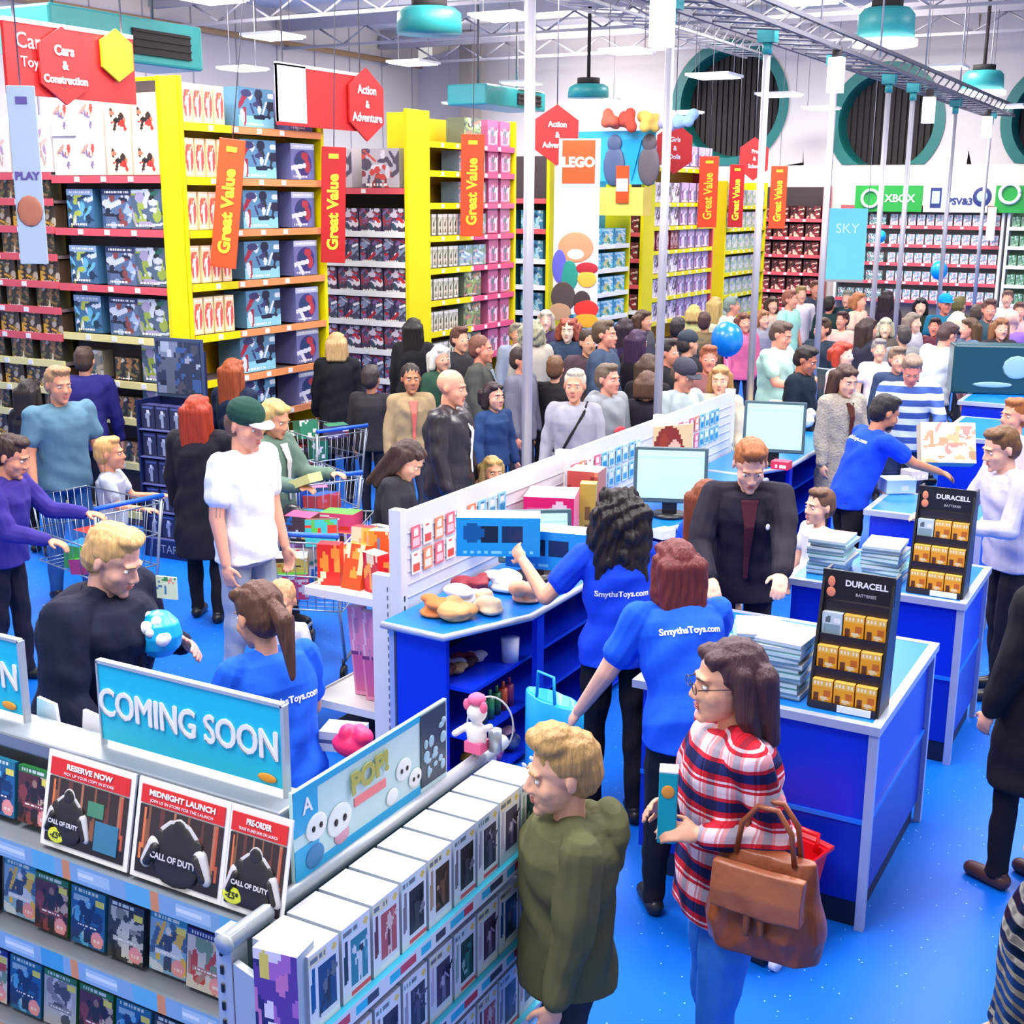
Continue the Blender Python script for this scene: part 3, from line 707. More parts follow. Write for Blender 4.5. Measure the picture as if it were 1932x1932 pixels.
# ---- toy packaging kinds
prod('grey_robot_set', .36, .13, .34, '5b7396', ['232a40', '9fb8d8', 'cfd8e6', '3c5a80', '8a4a4a'], style='blobs', seed=3, band='26355c')
prod('blue_vehicle_set', .34, .13, .34, '3f6f96', ['1e3a56', '6fc0dc', 'e0e8f0', '2d4a3c', 'b8c850'], seed=9, band='9ab8d8')
prod('green_creature_set', .38, .13, .34, '54687c', ['20302a', '9bb04a', 'd0d8e0', '2c6a5a', 'a8a0c0'], seed=5)
prod('white_bike_box', .3, .13, .34, 'f4efe9', ['c9a38c', '8c7c9c', 'd85a4a', 'e8d8d0'], style='few', seed=12)
prod('red_bike_box', .3, .13, .34, 'f3dcbc', ['d83a34', '40302c', 'e8785a', '282424'], style='few', seed=14)
prod('white_doll_carton', .22, .13, .5, 'f6f1ee', ['c8b0a0', 'b898b8', 'e6c8b8'], style='few', seed=21)
prod('brown_figure_pack', .26, .13, .205, '4a3a2c', ['8a7440', 'd8a830', '2a201c', '6a6a4a', 'c0b8a0'], seed=31)
prod('olive_truck_pack', .3, .13, .205, '3c3c30', ['6c6a3c', '242420', 'a87848', 'd8d0c0'], seed=33)
prod('cream_doll_box', .12, .22, .33, 'f4d9a6', ['e05a5a', 'f0f0e0', 'c8a83c', 'e8b070'], style='fig', seed=41, band='f6e2b8')
prod('navy_playset', .5, .28, .35, '5a8cae', ['8fd0e6', '202440', 'a02a40', 'd8e0ea', '3c3c6c', '2a2a34'], style='scene', seed=43)
prod('violet_figure_box', .36, .28, .34, '6f72a8', ['3c3478', '243c6a', 'd8dcea', 'b03a48', '8fb4d8'], style='wheel', seed=44, band='c8cfe6')
prod('red_robot_pack', .3, .2, .265, '4a3a54', ['c82c34', '7a6a98', 'f0e8f4', '3c5468', 'a04050', '504868', 'd8d0e0'], seed=51)
prod('silver_robot_pack', .3, .2, .265, '4a4864', ['b02838', '8a98b8', 'f8f4fc', '34304a', '8c5c9c', '5c84a0', 'c8c0d8'], seed=52)
prod('white_spaceship_box', .5, .3, .42, 'c2bcc8', ['e8e4ee', '8c3a44', '5c5468', 'd05048'], seed=55)
prod('grey_can_pack', .1, .2, .24, 'a8aa98', ['e0dcc8', '585848', '8a9a88'], style='fig', seed=61, band='e8e6d8')
prod('pale_blue_box', .3, .25, .24, '8fb2c4', ['d6e6ee', '58829c', '7c9c84', 'c4a8b4'], seed=62)
prod('pink_doll_box', .24, .22, .3, 'c86a94', ['e8a8c8', '6a7c84', 'f0dce8', '8a3a5c'], style='figs', seed=63)
prod('green_monster_box', .4, .25, .3, '70806c', ['38483c', '9ab070', 'c88070', 'd8dcd0'], seed=64)
prod('blue_brick_set', .4, .25, .24, '62b8dc', ['b8e4f4', '2c7cac', 'd0c878', '3c8c7c', 'e8f4f8'], seed=71, band='8cd4ec')
prod('teal_brick_set', .34, .25, .26, '3c7ca0', ['9cd0e0', '1c3c58', '6c9c8c', 'b8c8d8'], seed=72)
prod('white_spotted_box', .32, .25, .31, 'e8e2ec', ['28242c', '6c5c84', 'c8b8dc', '3c3444'], seed=81)
prod('maroon_book_box', .16, .25, .3, '7c2434', ['c8a0a8', '4c141c', 'd8c0b0'], style='fig', seed=82)
prod('lilac_doll_box', .3, .25, .32, 'b8a0c4', ['7c4c8c', 'e0d4e8', '5c6c94', 'd8b8cc'], style='figs', seed=83)
prod('lime_craft_box', .3, .25, .3, 'b8c8a0', ['9cb4e0', '78b83c', 'e0d8ec', '6c94c8'], seed=84)
prod('white_game_case', .14, .05, .2, 'dfe8ea', ['78b8c0', 'e8a0b8', '8890a8', 'f4f4f0'], seed=91, res=12)
prod('teal_game_case', .14, .05, .2, '8fb4ac', ['2c7c84', 'e4ecec', 'c88894', '5c6c6c'], seed=92, res=12)
prod('green_game_case', .14, .05, .2, '7cb08c', ['3c8454', 'd8e8dc', '788880'], seed=93, res=12)
prod('dark_red_pack', .28, .2, .26, '5c3034', ['c88c7c', '2c1c20', 'e8d0b8', '942c34'], seed=94, res=16)
prod('pale_accessory_box', .36, .3, .3, 'b4dcf0', ['7cbce4', 'e4f4fa', '5c9ccc', 'd8ecf4'], seed=95)
prod('tan_pack', .3, .13, .25, '8c8474', ['3c4444', 'b8ac90', 'c8c8c0', '4c6c74'], seed=96)
# ---- the unit ends down the aisle
HP = -pi/2
ORD = ['first', 'second', 'third', 'fourth', 'fifth', 'sixth', 'seventh', 'eighth', 'ninth', 'tenth', 'eleventh', 'twelfth', 'thirteenth']
HF = pi/2      # faces +X: local x runs to +Y, local -y looks to +X
zs1 = [.5, .95, 1.35, 1.77, 2.23, 2.7, 3.16, 3.62]
e0 = unit('white-edged shelving end full of pale blue cartons at the left edge', -8.1, 4.6, HF, 1.75, 3.2, [.3, .75, 1.22, 1.7, 2.15, 2.6], 'wwwwww', ends='ww')
for i, z in enumerate([.3, .75, 1.22, 1.7, 2.15]): fill(e0, .02, 1.74, z, 'pale_accessory_box', 'toy_carton', 'pale blue carton stacked on the white-edged shelf at the left edge, level %s' % ORD[i], 'pale blue cartons, level %s' % ORD[i])
f1 = unit('red-edged shelving wall of small brown toys on the far left', -11.6, 8.4, 0, 2.1, 3.75, [.12, .42, .7, .97, 1.22, 1.48, 1.73, 1.98, 2.22, 2.47, 2.72, 2.97, 3.2], 'ccccccrrrrrrr', ends='--')
f2 = unit('red-edged shelving bay of blue boxed toys beside the yellow end panel', -9.48, 8.4, 0, 1.33, 4.0, [.12, .59, 1.01, 1.35, 1.76, 2.21, 2.71, 3.17], 'cccccrrr', ends='-y', depth=.21)
for i, z in enumerate([.7, .97, 1.22, 1.48, 1.73, 1.98, 2.22, 2.47, 2.72, 2.97]):
    a_ = i % 2; fill(f1, .9, 2.1, z, ['brown_figure_pack', 'olive_truck_pack'][a_], 'toy_pack', ['brown figure pack', 'olive truck pack'][a_]+' on the far left shelving, %s shelf from the bottom' % ORD[i+2], 'small packs on far left %s shelf' % ORD[i+2], 'toy pack')
fill(f1, 1.0, 2.1, 3.22, 'white_doll_carton', 'toy_carton', 'tall white doll carton on top of the far left shelving', 'tall white doll cartons')
fill(f2, 0, .62, 3.19, 'white_bike_box', 'toy_carton', 'white carton with a pale bike picture, top of the bay beside the yellow panel', 'white cartons with bikes', stack=2)
fill(f2, .66, 1.3, 3.19, 'red_bike_box', 'toy_carton', 'cream carton with a red motorbike, top of the bay beside the yellow panel', 'cream cartons with red motorbikes', stack=2)
for i, z in enumerate([.59, 1.01, 1.37, 1.78, 2.23, 2.73]):
    nm = ['lowest', 'second', 'third', 'fourth', 'fifth', 'sixth'][i]
    fill(f2, .02, .56, z, 'blue_vehicle_set' if i > 2 else 'tan_pack', 'toy_box', ('blue vehicle set' if i > 2 else 'drab toy pack')+' on the %s shelf of the bay beside the yellow panel' % nm, 'vehicle toys on the %s shelf' % nm)
    fill(f2, .57, .94, z, 'grey_robot_set' if i > 2 else 'olive_truck_pack', 'toy_box', ('grey-blue robot set' if i > 2 else 'olive truck pack')+' mid-way on the %s shelf beside the yellow panel' % nm, 'robot toys on the %s shelf' % nm)
    fill(f2, .93, 1.32, z, 'green_creature_set', 'toy_box', 'green creature set against the yellow panel on the %s shelf' % nm, 'creature sets on the %s shelf' % nm)
e1 = unit('tall yellow-ended shelving with orange edges near the left', -8.1, 8.67, HF, 1.93, 4.02, zs1, 'oooooooo', ends='yy', back=yback, depth=.5, near=.6)
for i, z in enumerate([.95, 1.37, 1.79, 2.25, 2.72, 3.18, 3.64]):
    nm = ['lowest visible', 'second', 'third', 'fourth', 'fifth', 'sixth', 'topmost'][i]
    if i > 1: fill(e1, .02, .58, z, 'cream_doll_box', 'toy_box', 'narrow cream doll box on the %s shelf of the nearest yellow unit' % nm, 'cream doll boxes on the %s shelf' % nm)
    fill(e1, .64 if i > 1 else .4, 1.38, z, 'navy_playset', 'toy_box', 'wide navy playset box on the %s shelf of the nearest yellow unit' % nm, 'wide playset boxes on the %s shelf' % nm)
    fill(e1, 1.42, 1.92, z, 'violet_figure_box', 'toy_box', 'violet figure box ending the %s shelf of the nearest yellow unit' % nm, 'violet boxes on the %s shelf' % nm)
f3 = unit('shelving wall of dark red robot packs in the second aisle', -10.9, 12.0, 0, 2.85, 3.95, [.3, .65, .98, 1.31, 1.64, 1.97, 2.3, 2.63, 3.1], 'wwwwwwwwr', ends='-y', backH=3.2)
for i, z in enumerate([.65, .98, 1.31, 1.64, 1.97, 2.3, 2.63]):
    a_ = i % 2; fill(f3, .6, 2.84, z, ['red_robot_pack', 'silver_robot_pack'][a_], 'toy_pack', ['red', 'silver'][a_]+' robot pack in the second aisle, %s shelf from the bottom' % ORD[i+1], 'robot packs on %s shelf of the second aisle' % ORD[i+1], 'toy pack')
fill(f3, .9, 2.84, 3.12, 'white_spaceship_box', 'toy_box', 'big pale box with a spaceship on top of the second aisle shelving', 'big spaceship boxes')
e2 = unit('second tall yellow-ended shelving with half empty yellow shelves', -8.1, 12.53, HF, 2.05, 3.95, [.75, 1.1, 1.47, 1.83, 2.2, 2.57, 2.94, 3.3, 3.62], 'ppppppppp', ends='yy', back=yback, depth=.5, near=1.0)
for i, z in enumerate([1.1, 1.47, 1.85, 2.22, 2.59, 2.96, 3.32, 3.64]):
    nm = ['first', 'second', 'third', 'fourth', 'fifth', 'sixth', 'seventh', 'topmost'][i]
    if i < 5: fill(e2, .06+.1*(i == 4), .75, z, 'grey_can_pack', 'toy_pack', 'slim grey figure pack on the %s shelf of the second yellow unit' % nm, 'slim grey packs on the %s shelf' % nm, 'toy pack')
    fill(e2, .75, 1.4, z, ['green_monster_box', 'green_monster_box', 'green_monster_box', 'pale_blue_box', 'pale_blue_box', 'pale_blue_box', 'pale_blue_box', 'green_monster_box'][i], 'toy_box', 'boxed toy set in the middle of the %s shelf of the second yellow unit' % nm, 'mid-shelf boxes on the %s shelf' % nm)
    fill(e2, 1.42, 2.04, z, 'pink_doll_box', 'toy_box', 'pink doll box ending the %s shelf of the second yellow unit' % nm, 'pink doll boxes on the %s shelf' % nm)
f4 = unit('shelving wall beyond the second yellow unit with blue boxes', -10.4, 15.55, 0, 2.25, 3.6, [.8, 1.15, 1.5, 1.85, 2.2, 2.6, 3.0], 'wwwwwrr', ends='-y')
for i, z in enumerate([1.15, 1.5, 1.85, 2.2, 2.6]): fill(f4, .9, 2.24, z, 'teal_brick_set', 'toy_box', 'teal construction set left of the tall white poster, %s shelf' % ORD[i+1], 'teal sets on %s shelf' % ORD[i+1])
e3 = unit('third shelving end of pale blue construction sets', -8.1, 16.0, HF, 2.2, 3.3, [.6, .95, 1.3, 1.65, 2.0, 2.35], 'wwwwww', ends='-y', back=mat('blue_back', '3ca8dc', .5))
for i, z in enumerate([.6, .95, 1.3, 1.65, 2.0, 2.35]): fill(e3, .4, 2.19, z, 'blue_brick_set', 'toy_box', 'sky blue construction set right of the tall white poster, level %s' % ORD[i], 'sky blue sets, level %s' % ORD[i])
f5 = unit('narrow dark shelving of tall packs before the third yellow panel', -9.6, 18.6, 0, 1.5, 3.55, [.9, 1.3, 1.7, 2.1, 2.5], 'wwrrr', ends='yy')
for i, z in enumerate([.9, 1.3, 1.7, 2.1, 2.5]): fill(f5, .5, 1.49, z, 'dark_red_pack', 'toy_pack', 'dark red pack beside the third yellow panel, %s shelf' % ORD[i+0], 'dark red packs, %s shelf' % ORD[i+0], 'toy pack')
e4 = unit('yellow-edged shelving of white and lilac boxes behind the second pole', -8.1, 19.1, HF, 2.7, 3.55, [.7, 1.07, 1.45, 1.83, 2.2, 2.58, 2.95, 3.5], 'yyyyyyyy', ends='yr', back=yback)
for i, z in enumerate([1.07, 1.45, 1.85, 2.22, 2.6, 2.97, 3.56]):
    nm = ['first', 'second', 'third', 'fourth', 'fifth', 'sixth', 'topmost'][i]
    fill(e4, .04, 1.2, z, 'maroon_book_box' if i == 3 else 'white_spotted_box', 'toy_box', ('maroon upright box' if i == 3 else 'white box with black spots')+' on the %s shelf behind the second pole' % nm, 'left boxes on the %s shelf behind the second pole' % nm)
    fill(e4, 1.22, 2.66, z, 'lilac_doll_box', 'toy_box', 'lilac doll box on the %s shelf behind the second pole' % nm, 'lilac boxes on the %s shelf' % nm)
e5 = unit('lime and yellow shelving of craft boxes behind the third pole', -8.1, 22.5, HF, 2.2, 3.35, [.9, 1.3, 1.7, 2.1, 2.5, 2.9], 'yyyyyy', ends='yy', back=mat('lime_back', 'c8d840', .5))
for i, z in enumerate([.9, 1.3, 1.7, 2.1, 2.5, 2.9]): fill(e5, .04, 2.19, z, 'lime_craft_box', 'toy_box', 'pale craft box behind the third pole, %s shelf' % ORD[i+0], 'pale craft boxes, %s shelf' % ORD[i+0])
w1 = unit('dark red shelving against the rear wall left of the cyan banner', -9.2, 25.45, 0, 2.0, 3.3, [.9, 1.25, 1.6, 1.95, 2.3, 2.65], 'rrrrrr', ends='rr')
for i, z in enumerate([.9, 1.25, 1.6, 1.95, 2.3, 2.65]): fill(w1, .02, 1.98, z, 'dark_red_pack', 'toy_pack', 'dark pack on the rear wall left of the cyan banner, %s shelf' % ORD[i+0], 'dark packs on rear %s shelf' % ORD[i+0], 'toy pack')
w2 = unit('long red-edged wall shelving of games under the green sign', -6.85, 25.5, 0, 3.0, 2.95, [.8, 1.15, 1.5, 1.85, 2.2, 2.55, 2.92], 'rrrrrrr', ends='ww', back=mat('pale_back', 'b8b4bc', .6))
for i, z in enumerate([1.15, 1.5, 1.85, 2.2, 2.57]):
    fill(w2, .02, .9, z, 'teal_game_case', 'game_case', 'teal game case at the left of rear wall %s shelf' % ORD[i+0], 'teal cases on rear %s shelf' % ORD[i+0], 'game case', gap=.02)
    fill(w2, .95, 2.98, z, 'white_game_case', 'game_case', 'pale game case on rear wall %s shelf under the green sign' % ORD[i+0], 'pale cases on rear %s shelf' % ORD[i+0], 'game case', gap=.02)
w3 = unit('wall shelving of green games at the right edge', -3.7, 25.5, 0, 3.2, 2.95, [.8, 1.15, 1.5, 1.85, 2.2, 2.55], 'wwwwww', ends='ww', back=mat('green_back', '9cc0a4', .6))
for i, z in enumerate([1.15, 1.5, 1.85, 2.2, 2.55]): fill(w3, .02, 2.0, z, 'green_game_case', 'game_case', 'green game case at the right edge, rear %s shelf' % ORD[i+0], 'green cases on rear %s shelf' % ORD[i+0], 'game case', gap=.02)
# ---------------------------------------------------------------- hanging and wall signs
redm = mat('red_board', 'dc2a2a', .4, var=.02); dredm = mat('dark_red_board', 'b01218', .4, var=.02); orm = mat('orange_red_board', 'ff4a1c', .4, var=.02); white = mat('white_print', 'f6f6fa', .5, var=0); ylet = mat('yellow_print', 'ffe030', .5, var=0)
def hexboard(t, y, z, r, x=0.03, m=None, name='hexagon_panel'):
    a = MB(); pts = [(y+r*sin(pi*k/3)*.95, z+r*cos(pi*k/3)) for k in range(6)]
    vs = [(x, p, q) for p, q in pts]+[(x+.02, p, q) for p, q in pts]
    a.add(vs, [tuple(range(6)), tuple(range(11, 5, -1))]+[(k, k+6, (k+1) % 6+6, (k+1) % 6) for k in range(6)]); return a.build(name, m or redm, t)
def catsign(X, pxs, top, bot, hexes, txt, label, board=redm):
    """board facing +X hung from the ceiling"""
    p0 = PX(pxs[0], top[0], X); p1 = PX(pxs[1], top[1], X); zt = p0.z; zb = PX(pxs[0], bot, X).z
    t = empty('category_sign', (X, p0.y, zb), 0, label, 'sign'); L = p1.y-p0.y; H = zt-zb
    a = MB(); a.box(-.015, 0, 0, .015, L, H); a.build('board', board, t)
    a = MB(); a.box(-.02, 0, H, .02, L, H+.03); a.build('top_rail', white, t)
    a = MB(); a.tube([(0, .1, H), (0, .1, ZC-zb)], .008, n=5).tube([(0, L-.1, H), (0, L-.1, ZC-zb)], .008, n=5); a.build('wire', dgrey, t)
    for hp in hexes:
        c = PX(hp[0], hp[1], X); ho = hexboard(t, c.y-p0.y, c.z-zb, hp[2], m=hp[3]); ho2 = None
        for k, (s_, dz, sz) in enumerate(hp[4]): letters(s_, 'lettering', white, ho, faceX(.055, c.y-p0.y, c.z-zb+dz), size=sz, ext=.002, bold=.003)
    return t
lime = mat('lime_board', 'c8c81e', .4)
t = catsign(-7.6, (2, 248), (38, 80), 175, [(113, 125, .27, redm, [('Cars', .1, .095), ('&', 0, .08), ('Construction', -.1, .075)]), (213, 105, .19, lime, [])], '', 'large red category board with a hexagon, top left')
letters('Car', 'lettering', white, t, faceX(.02, .2, .36), size=.15, ext=.002); letters('Toys', 'lettering', white, t, faceX(.02, .22, .22), size=.1, ext=.002)
t = catsign(-8.0, (520, 690), (122, 165), 235, [(685, 198, .36, redm, [('Action', .14, .12), ('&', 0, .1), ('Adventure', -.13, .12)])], '', 'red and white category board with an adventure hexagon', redm)
a = MB(); a.box(-.02, 0, .03, .02, .42, .55); a.build('white_panel', white, t)
for px, py, r, tx, lb in [(1048, 255, .33, ['Action', '&', 'Adventure'], 'round-looking red hexagon sign left of the white poster'), (1270, 280, .34, ['Girls', '&', 'Dolls'], 'red hexagon sign behind the second pole'), (1420, 300, .33, ['Pre', '&', 'School'], 'red hexagon sign behind the third pole'), (1540, 322, .3, ['Arts', '&', 'Crafts'], 'red hexagon sign beside the fourth pole')]:
    X = -7.9; c = PX(px, py, X); t = empty('category_sign', (X, c.y, c.z), 0, lb, 'sign'); t.rotation_euler.z = radians(-35)
    h_ = hexboard(t, 0, 0, r*1.15)
    for k, s_ in enumerate(tx): letters(s_, 'lettering', white, h_, faceX(.055, 0, .13-.13*k), size=.1, ext=.002, bold=.002)
    a = MB(); a.tube([(.04, 0, r), (.04, 0, ZC-c.z)], .008, n=5); a.build('wire', dgrey, t)
def blade(px, py0, py1, wpx, X, m, label, roll=0.0, txt='Great Value', tm=None, yaw=33, hz=False):
    c = PX(px, (py0+py1)/2, X); d = (c-V((0, 0, CAMH))).length; h = (py1-py0)/FPX*d*1.0; wd = wpx/FPX*d
    t = empty('value_banner', c, radians(yaw), label, 'banner', 'value banners on the shelving'); t.rotation_euler = (0, roll, radians(yaw))
    a = MB(); a.box(-wd/2, -.01, -h/2, wd/2, .01, h/2); a.build('panel', m, t, bevel=.004)
    if hz: letters(txt, 'lettering', tm or ylet, t, faceY(0, -.014, 0), size=wd*.38, ext=.002, bold=.003)
    else: letters(txt, 'lettering', tm or ylet, t, faceY(0, -.014, -h*.06, -pi/2), size=wd*.62, ext=.002, bold=.006, sx=h*.74/(wd*.62*.5*len(txt)))
    a = MB(); a.box(-wd*.2, -.016, h*.4, wd*.2, -.012, h*.44); a.build('tab', tm or ylet, t)
    a = MB(); a.tube([(0, .0, h/2-.01), (0, 0, ZC-c.z)], .005, n=5); a.build('wire', dgrey, t); return t
blade(430, 272, 498, 46, -7.95, orm, 'tilted bright orange-red value banner on the nearest yellow unit', radians(7))
blade(629, 285, 490, 44, -7.95, dredm, 'dark red value banner before the robot pack wall', radians(2))
blade(891, 260, 441, 42, -7.95, orm, 'orange-red value banner on the second yellow unit', radians(1))
blade(1336, 300, 425, 35, -7.95, orm, 'orange-red value banner right of the second pole', 0)
blade(1389, 315, 425, 27, -7.95, dredm, 'dark red value banner left of the third pole')
blade(1468, 318, 427, 30, -7.95, orm, 'orange-red value banner right of the third pole')
blade(1509, 335, 424, 28, -7.95, dredm, 'dark red value banner left of the fourth pole')
t = blade(52, 185, 480, 46, -6.9, mat('grey_blue_banner', 'a9bccc', .5, var=.04), 'long grey-blue banner with a small print at the left edge', 0, 'PLAY', mat('purple_print', '5a4a90', .5), 40, True); t['group'] = 'banner at left'
a = MB(); a.ell((0, -.016, -.22), (.08, .006, .1)); a.build('emblem', mat('brown_print', 'b06a50', .5), t)
# tall white poster with a red square logo
p = PX(1087, 430, -7.6); t = empty('brand_poster', p, radians(12), 'tall white hanging poster with a red logo square and toy figures', 'poster')
d = 16.9/cos(radians(24)); W_, H_ = 84/FPX*p.length, 312/FPX*p.length
a = MB(); a.box(-W_/2, 0, -H_/2, W_/2, .02, H_/2); a.build('panel', mat('poster_white', 'e9eef8', .5, var=.02), t)
a = MB(); a.box(-.2, -.01, H_/2-.56, .24, -.001, H_/2-.02); a.build('logo_square', orm, t); letters('LEGO', 'lettering', white, t, faceY(.02, -.012, H_/2-.3), size=.17, ext=.002, bold=.008)
pic = [((.0, -.25), (.24, .2), 'd8906a'), ((0, -.33), (.13, .08), 'f0ece8'), ((-.22, -.5), (.1, .22), '5a5ac0'), ((-.08, -.62), (.12, .2), '1c8c7c'), ((.16, -.52), (.15, .08), 'b02030'), ((.16, -.66), (.13, .11), 'e8b440'), ((-.16, -.9), (.17, .2), '4a3c3c'), ((.1, -.95), (.12, .14), '3c3030'), ((-.2, -1.1), (.15, .12), 'b08a6c'), ((.16, -1.05), (.17, .12), 'd82c28'), ((.17, -1.2), (.16, .1), 'd8a028')]
a = MB(); ms = []
for k, ((x, z), (rx, rz_), cc) in enumerate(pic): a.ell((x, -.002-.0012*k, z), (rx, .004, rz_), n=20, m=k); ms.append(mat('poster_'+cc, cc, .5))
a.build('printed_figures', ms, t)
# yellow header with small logo flag, cyan header and figures above
p = PY(1170, 380, 17.4); t = empty('header_box', p, 0, 'yellow header box with a small red and white flag', 'header'); a = MB(); a.box(-.36, 0, -.2, .36, .3, .2); a.build('box', mat('soft_yellow', 'e8cc5c', .5), t)
a = MB(); a.box(-.06, -.03, -.02, .14, -.01, .5); a.build('flag', orm, t); a = MB(); a.box(-.05, -.036, .14, .13, -.031, .32); a.build('flag_panel', white, t)
p = PY(1155, 290, 18.2); t = empty('window_graphic', p, 0, 'cyan header board with dark figures and a cyan pennant', 'header'); a = MB(); a.box(-.75, 0, -.45, .7, .03, .33); a.build('board', mat('cyan_board', '38b8ec', .45), t)
for k, (x, cc) in enumerate([(.05, '4c6088'), (.62, '5c5460')]):
    a = MB(); a.ell((x, -.03, .15), (.12, .03, .13), n=14).ell((x, -.03, -.18), (.18, .03, .3), n=14); a.build('figure', mat('fig'+cc, cc, .5), t)
a = MB(); a.prism([(.2, .2), (.35, -.4), (.5, .2)], -.05, -.03); a.build('pennant', mat('cyan_deep', '0a9ce0', .4), t)
for k, (x, cc) in enumerate([(.0, 'd86a54'), (.3, 'c84a3c'), (.6, 'e8c060'), (.95, 'c8c0e0'), (1.2, '94b8dc')]):
    q = PY(1150, 235, 18.0)+V((x, 0, 0)); a = MB(); R = random.Random(k)
    for j in range(7): a.ell((R.uniform(-.12, .12), R.uniform(-.08, .08), R.uniform(-.05, .16)), (.09, .08, .09))
    tag(bake(a, 'soft_toy', mat('plush'+cc, cc, .9), .03), 'small %s soft toy heaped on top of the shelving by the poster' % ['coral', 'red', 'yellow', 'lilac', 'blue'][k], 'soft toy').location = q
# rear wall signs
def wallsign(x0, x1, z0, z1, m, label, nm='wall_sign'):
    t = empty(nm, (x0, 25.4, z0), 0, label, 'sign'); a = MB(); a.box(0, 0, 0, x1-x0, .04, z1-z0); a.build('board', m, t); return t
q0 = PY(1615, 350, 25.4); q1 = PY(1738, 400, 25.4); q2 = PY(1745, 350, 25.4); q3 = PY(1862, 400, 25.4)
t = wallsign(q0.x, q1.x, q1.z, q0.z, mat('green_board', '1e9a3c', .4), 'green console sign on the rear wall with a white ring')
h_ = q0.z-q1.z; a = MB(); a.tube([(.3+.16*cos(2*pi*k/20), -.02, h_/2+.16*sin(2*pi*k/20)) for k in range(21)], .03, n=6); a.build('ring_logo', white, t); letters('XBOX', 'lettering', white, t, faceY(.85, -.01, h_/2), size=.2, ext=.003, bold=.004)
t = wallsign(q2.x, q3.x, q1.z, q0.z, mat('white_board', 'eef0fa', .4), 'white sign with drawings of handheld devices beside the green one'); navy = mat('navy_print', '2a3470', .4)
a = MB(); a.box(.12, -.012, .08, .32, -.001, h_-.04).ell((1.05, -.004, h_*.58), (.17, .008, .18), n=18); a.build('device_print', navy, t); a = MB(); a.box(.15, -.018, .16, .29, -.013, h_-.1); a.ell((1.05, -.012, h_*.6), (.1, .006, .1)); a.build('screen_print', mat('screen_print', 'b8e0e0', .3), t)
letters('PSV&3', 'lettering', navy, t, faceY(.66, -.01, h_*.4), size=.17, ext=.002, bold=.006)
q4 = PY(1880, 350, 25.4); t = wallsign(q4.x, q4.x+1.6, q1.z, q0.z, mat('green_board', '1e9a3c', .4), 'green sign at the right edge with a white ring')
a = MB(); a.tube([(.25+.17*cos(2*pi*k/20), -.02, h_/2+.1+.17*sin(2*pi*k/20)) for k in range(21)], .035, n=6); a.box(-.1, -.05, -.5, .05, -.03, .1); a.build('ring_logo', white, t)
p = PX(1597, 462, -5.2); d = p.length; t = empty('hanging_banner', p, radians(16), 'cyan banner hanging beside the fourth pole', 'banner'); W_, H_ = 66/FPX*d, 126/FPX*d
a = MB(); a.box(-W_/2, 0, -H_/2, W_/2, .01, H_/2); a.build('panel', mat('cyan_banner', '6cd0e4', .4), t); letters('SKY', 'lettering', mat('pale_cyan_print', 'cdf4f8', .5), t, faceY(0, -.004, H_*.22), size=W_*.36, ext=.001)
a = MB(); a.box(-W_/2, -.012, -H_/2-.02, W_/2, .015, -H_/2+.02); a.tube([(-W_/2, 0, H_/2), (-W_/2, 0, 3.0)], .005, n=5).tube([(W_/2, 0, H_/2), (W_/2, 0, 3.0)], .005, n=5); a.build('rail', grey, t)
# balloons
def balloon(px, py, X, r, col, lb):
    p = PX(px, py, X); t = empty('balloon', p, 0, lb, 'balloon'); a = MB(); a.ell((0, 0, 0), (r, r, r*1.12), n=20); a.cyl((0, 0, -r*1.1), (0, 0, -r*1.2), .01, .02, n=8); a.build('skin', mat('balloon'+col, col, .25, spec=.6), t)
    a = MB(); a.tube([(0, 0, -r*1.15), (.03, 0, -r*2), (-.02, 0, -r*3.2), (0, 0, -r*4)], .003, n=4); a.build('string', white, t)
balloon(1772, 510, -4.6, .15, '0aa0e8', 'bright blue balloon floating before the rear shelving')
balloon(1661, 446, -5.6, .1, '0aa6dc', 'small cyan balloon behind the fifth pole')
# ---------------------------------------------------------------- game stand in the foreground
steel = mat('grey_powder_steel', '8c949e', .4, .3); lsteel = mat('light_steel', 'b9c2ca', .35, .3); cyan = mat('cyan_strip', '35c4e8', .4); black = mat('black_plastic', '17171a', .4); blueprint = mat('blue_strip', '7fb4dc', .4)
G = empty('game_gondola', (-1.93, 2.2, 0), 0, 'grey corner display stand of video games in the foreground', 'display stand')
def gp(name, mb, m, **k): mb.v = [(x+1.93, y-2.2, z) for x, y, z in mb.v]; return mb.build(name, m, G, **k)
a = MB(); a.box(-3.8, 2.36, 0, -1.96, 2.4, 1.46); gp('back_panel', a, steel)
a = MB(); a.box(-3.8, 2.3, 1.43, -1.95, 2.44, 1.48); gp('top_ledge', a, steel, bevel=.008)
a = MB(); a.box(-3.8, 2.27, .02, -1.96, 2.4, .12); a.box(-1.95, 2.06, .02, -1.7, 3.3, .12); gp('plinth', a, black)
a = MB(); a.box(-1.965, 2.06, 0, -1.915, 2.12, 1.27)
for k in range(24): a.box(-1.95, 2.055, .06+k*.05, -1.94, 2.06, .085+k*.05, 1)
gp('corner_upright', a, [lsteel, black], bevel=.004)
a = MB(); a.box(-1.965, 3.3, 0, -1.915, 3.35, 1.27); gp('far_upright', a, lsteel)
a = MB(); a.cyl((-1.93, 2.06, 1.25), (-1.93, 3.42, 1.25), .024, n=18); a.cyl((-1.93, 2.05, 1.25), (-1.93, 2.06, 1.25), .027, n=18); gp('top_rail', a, lsteel)
a = MB(); a.box(-1.97, 2.1, 0, -1.94, 3.34, 1.24); gp('right_back_panel', a, steel)
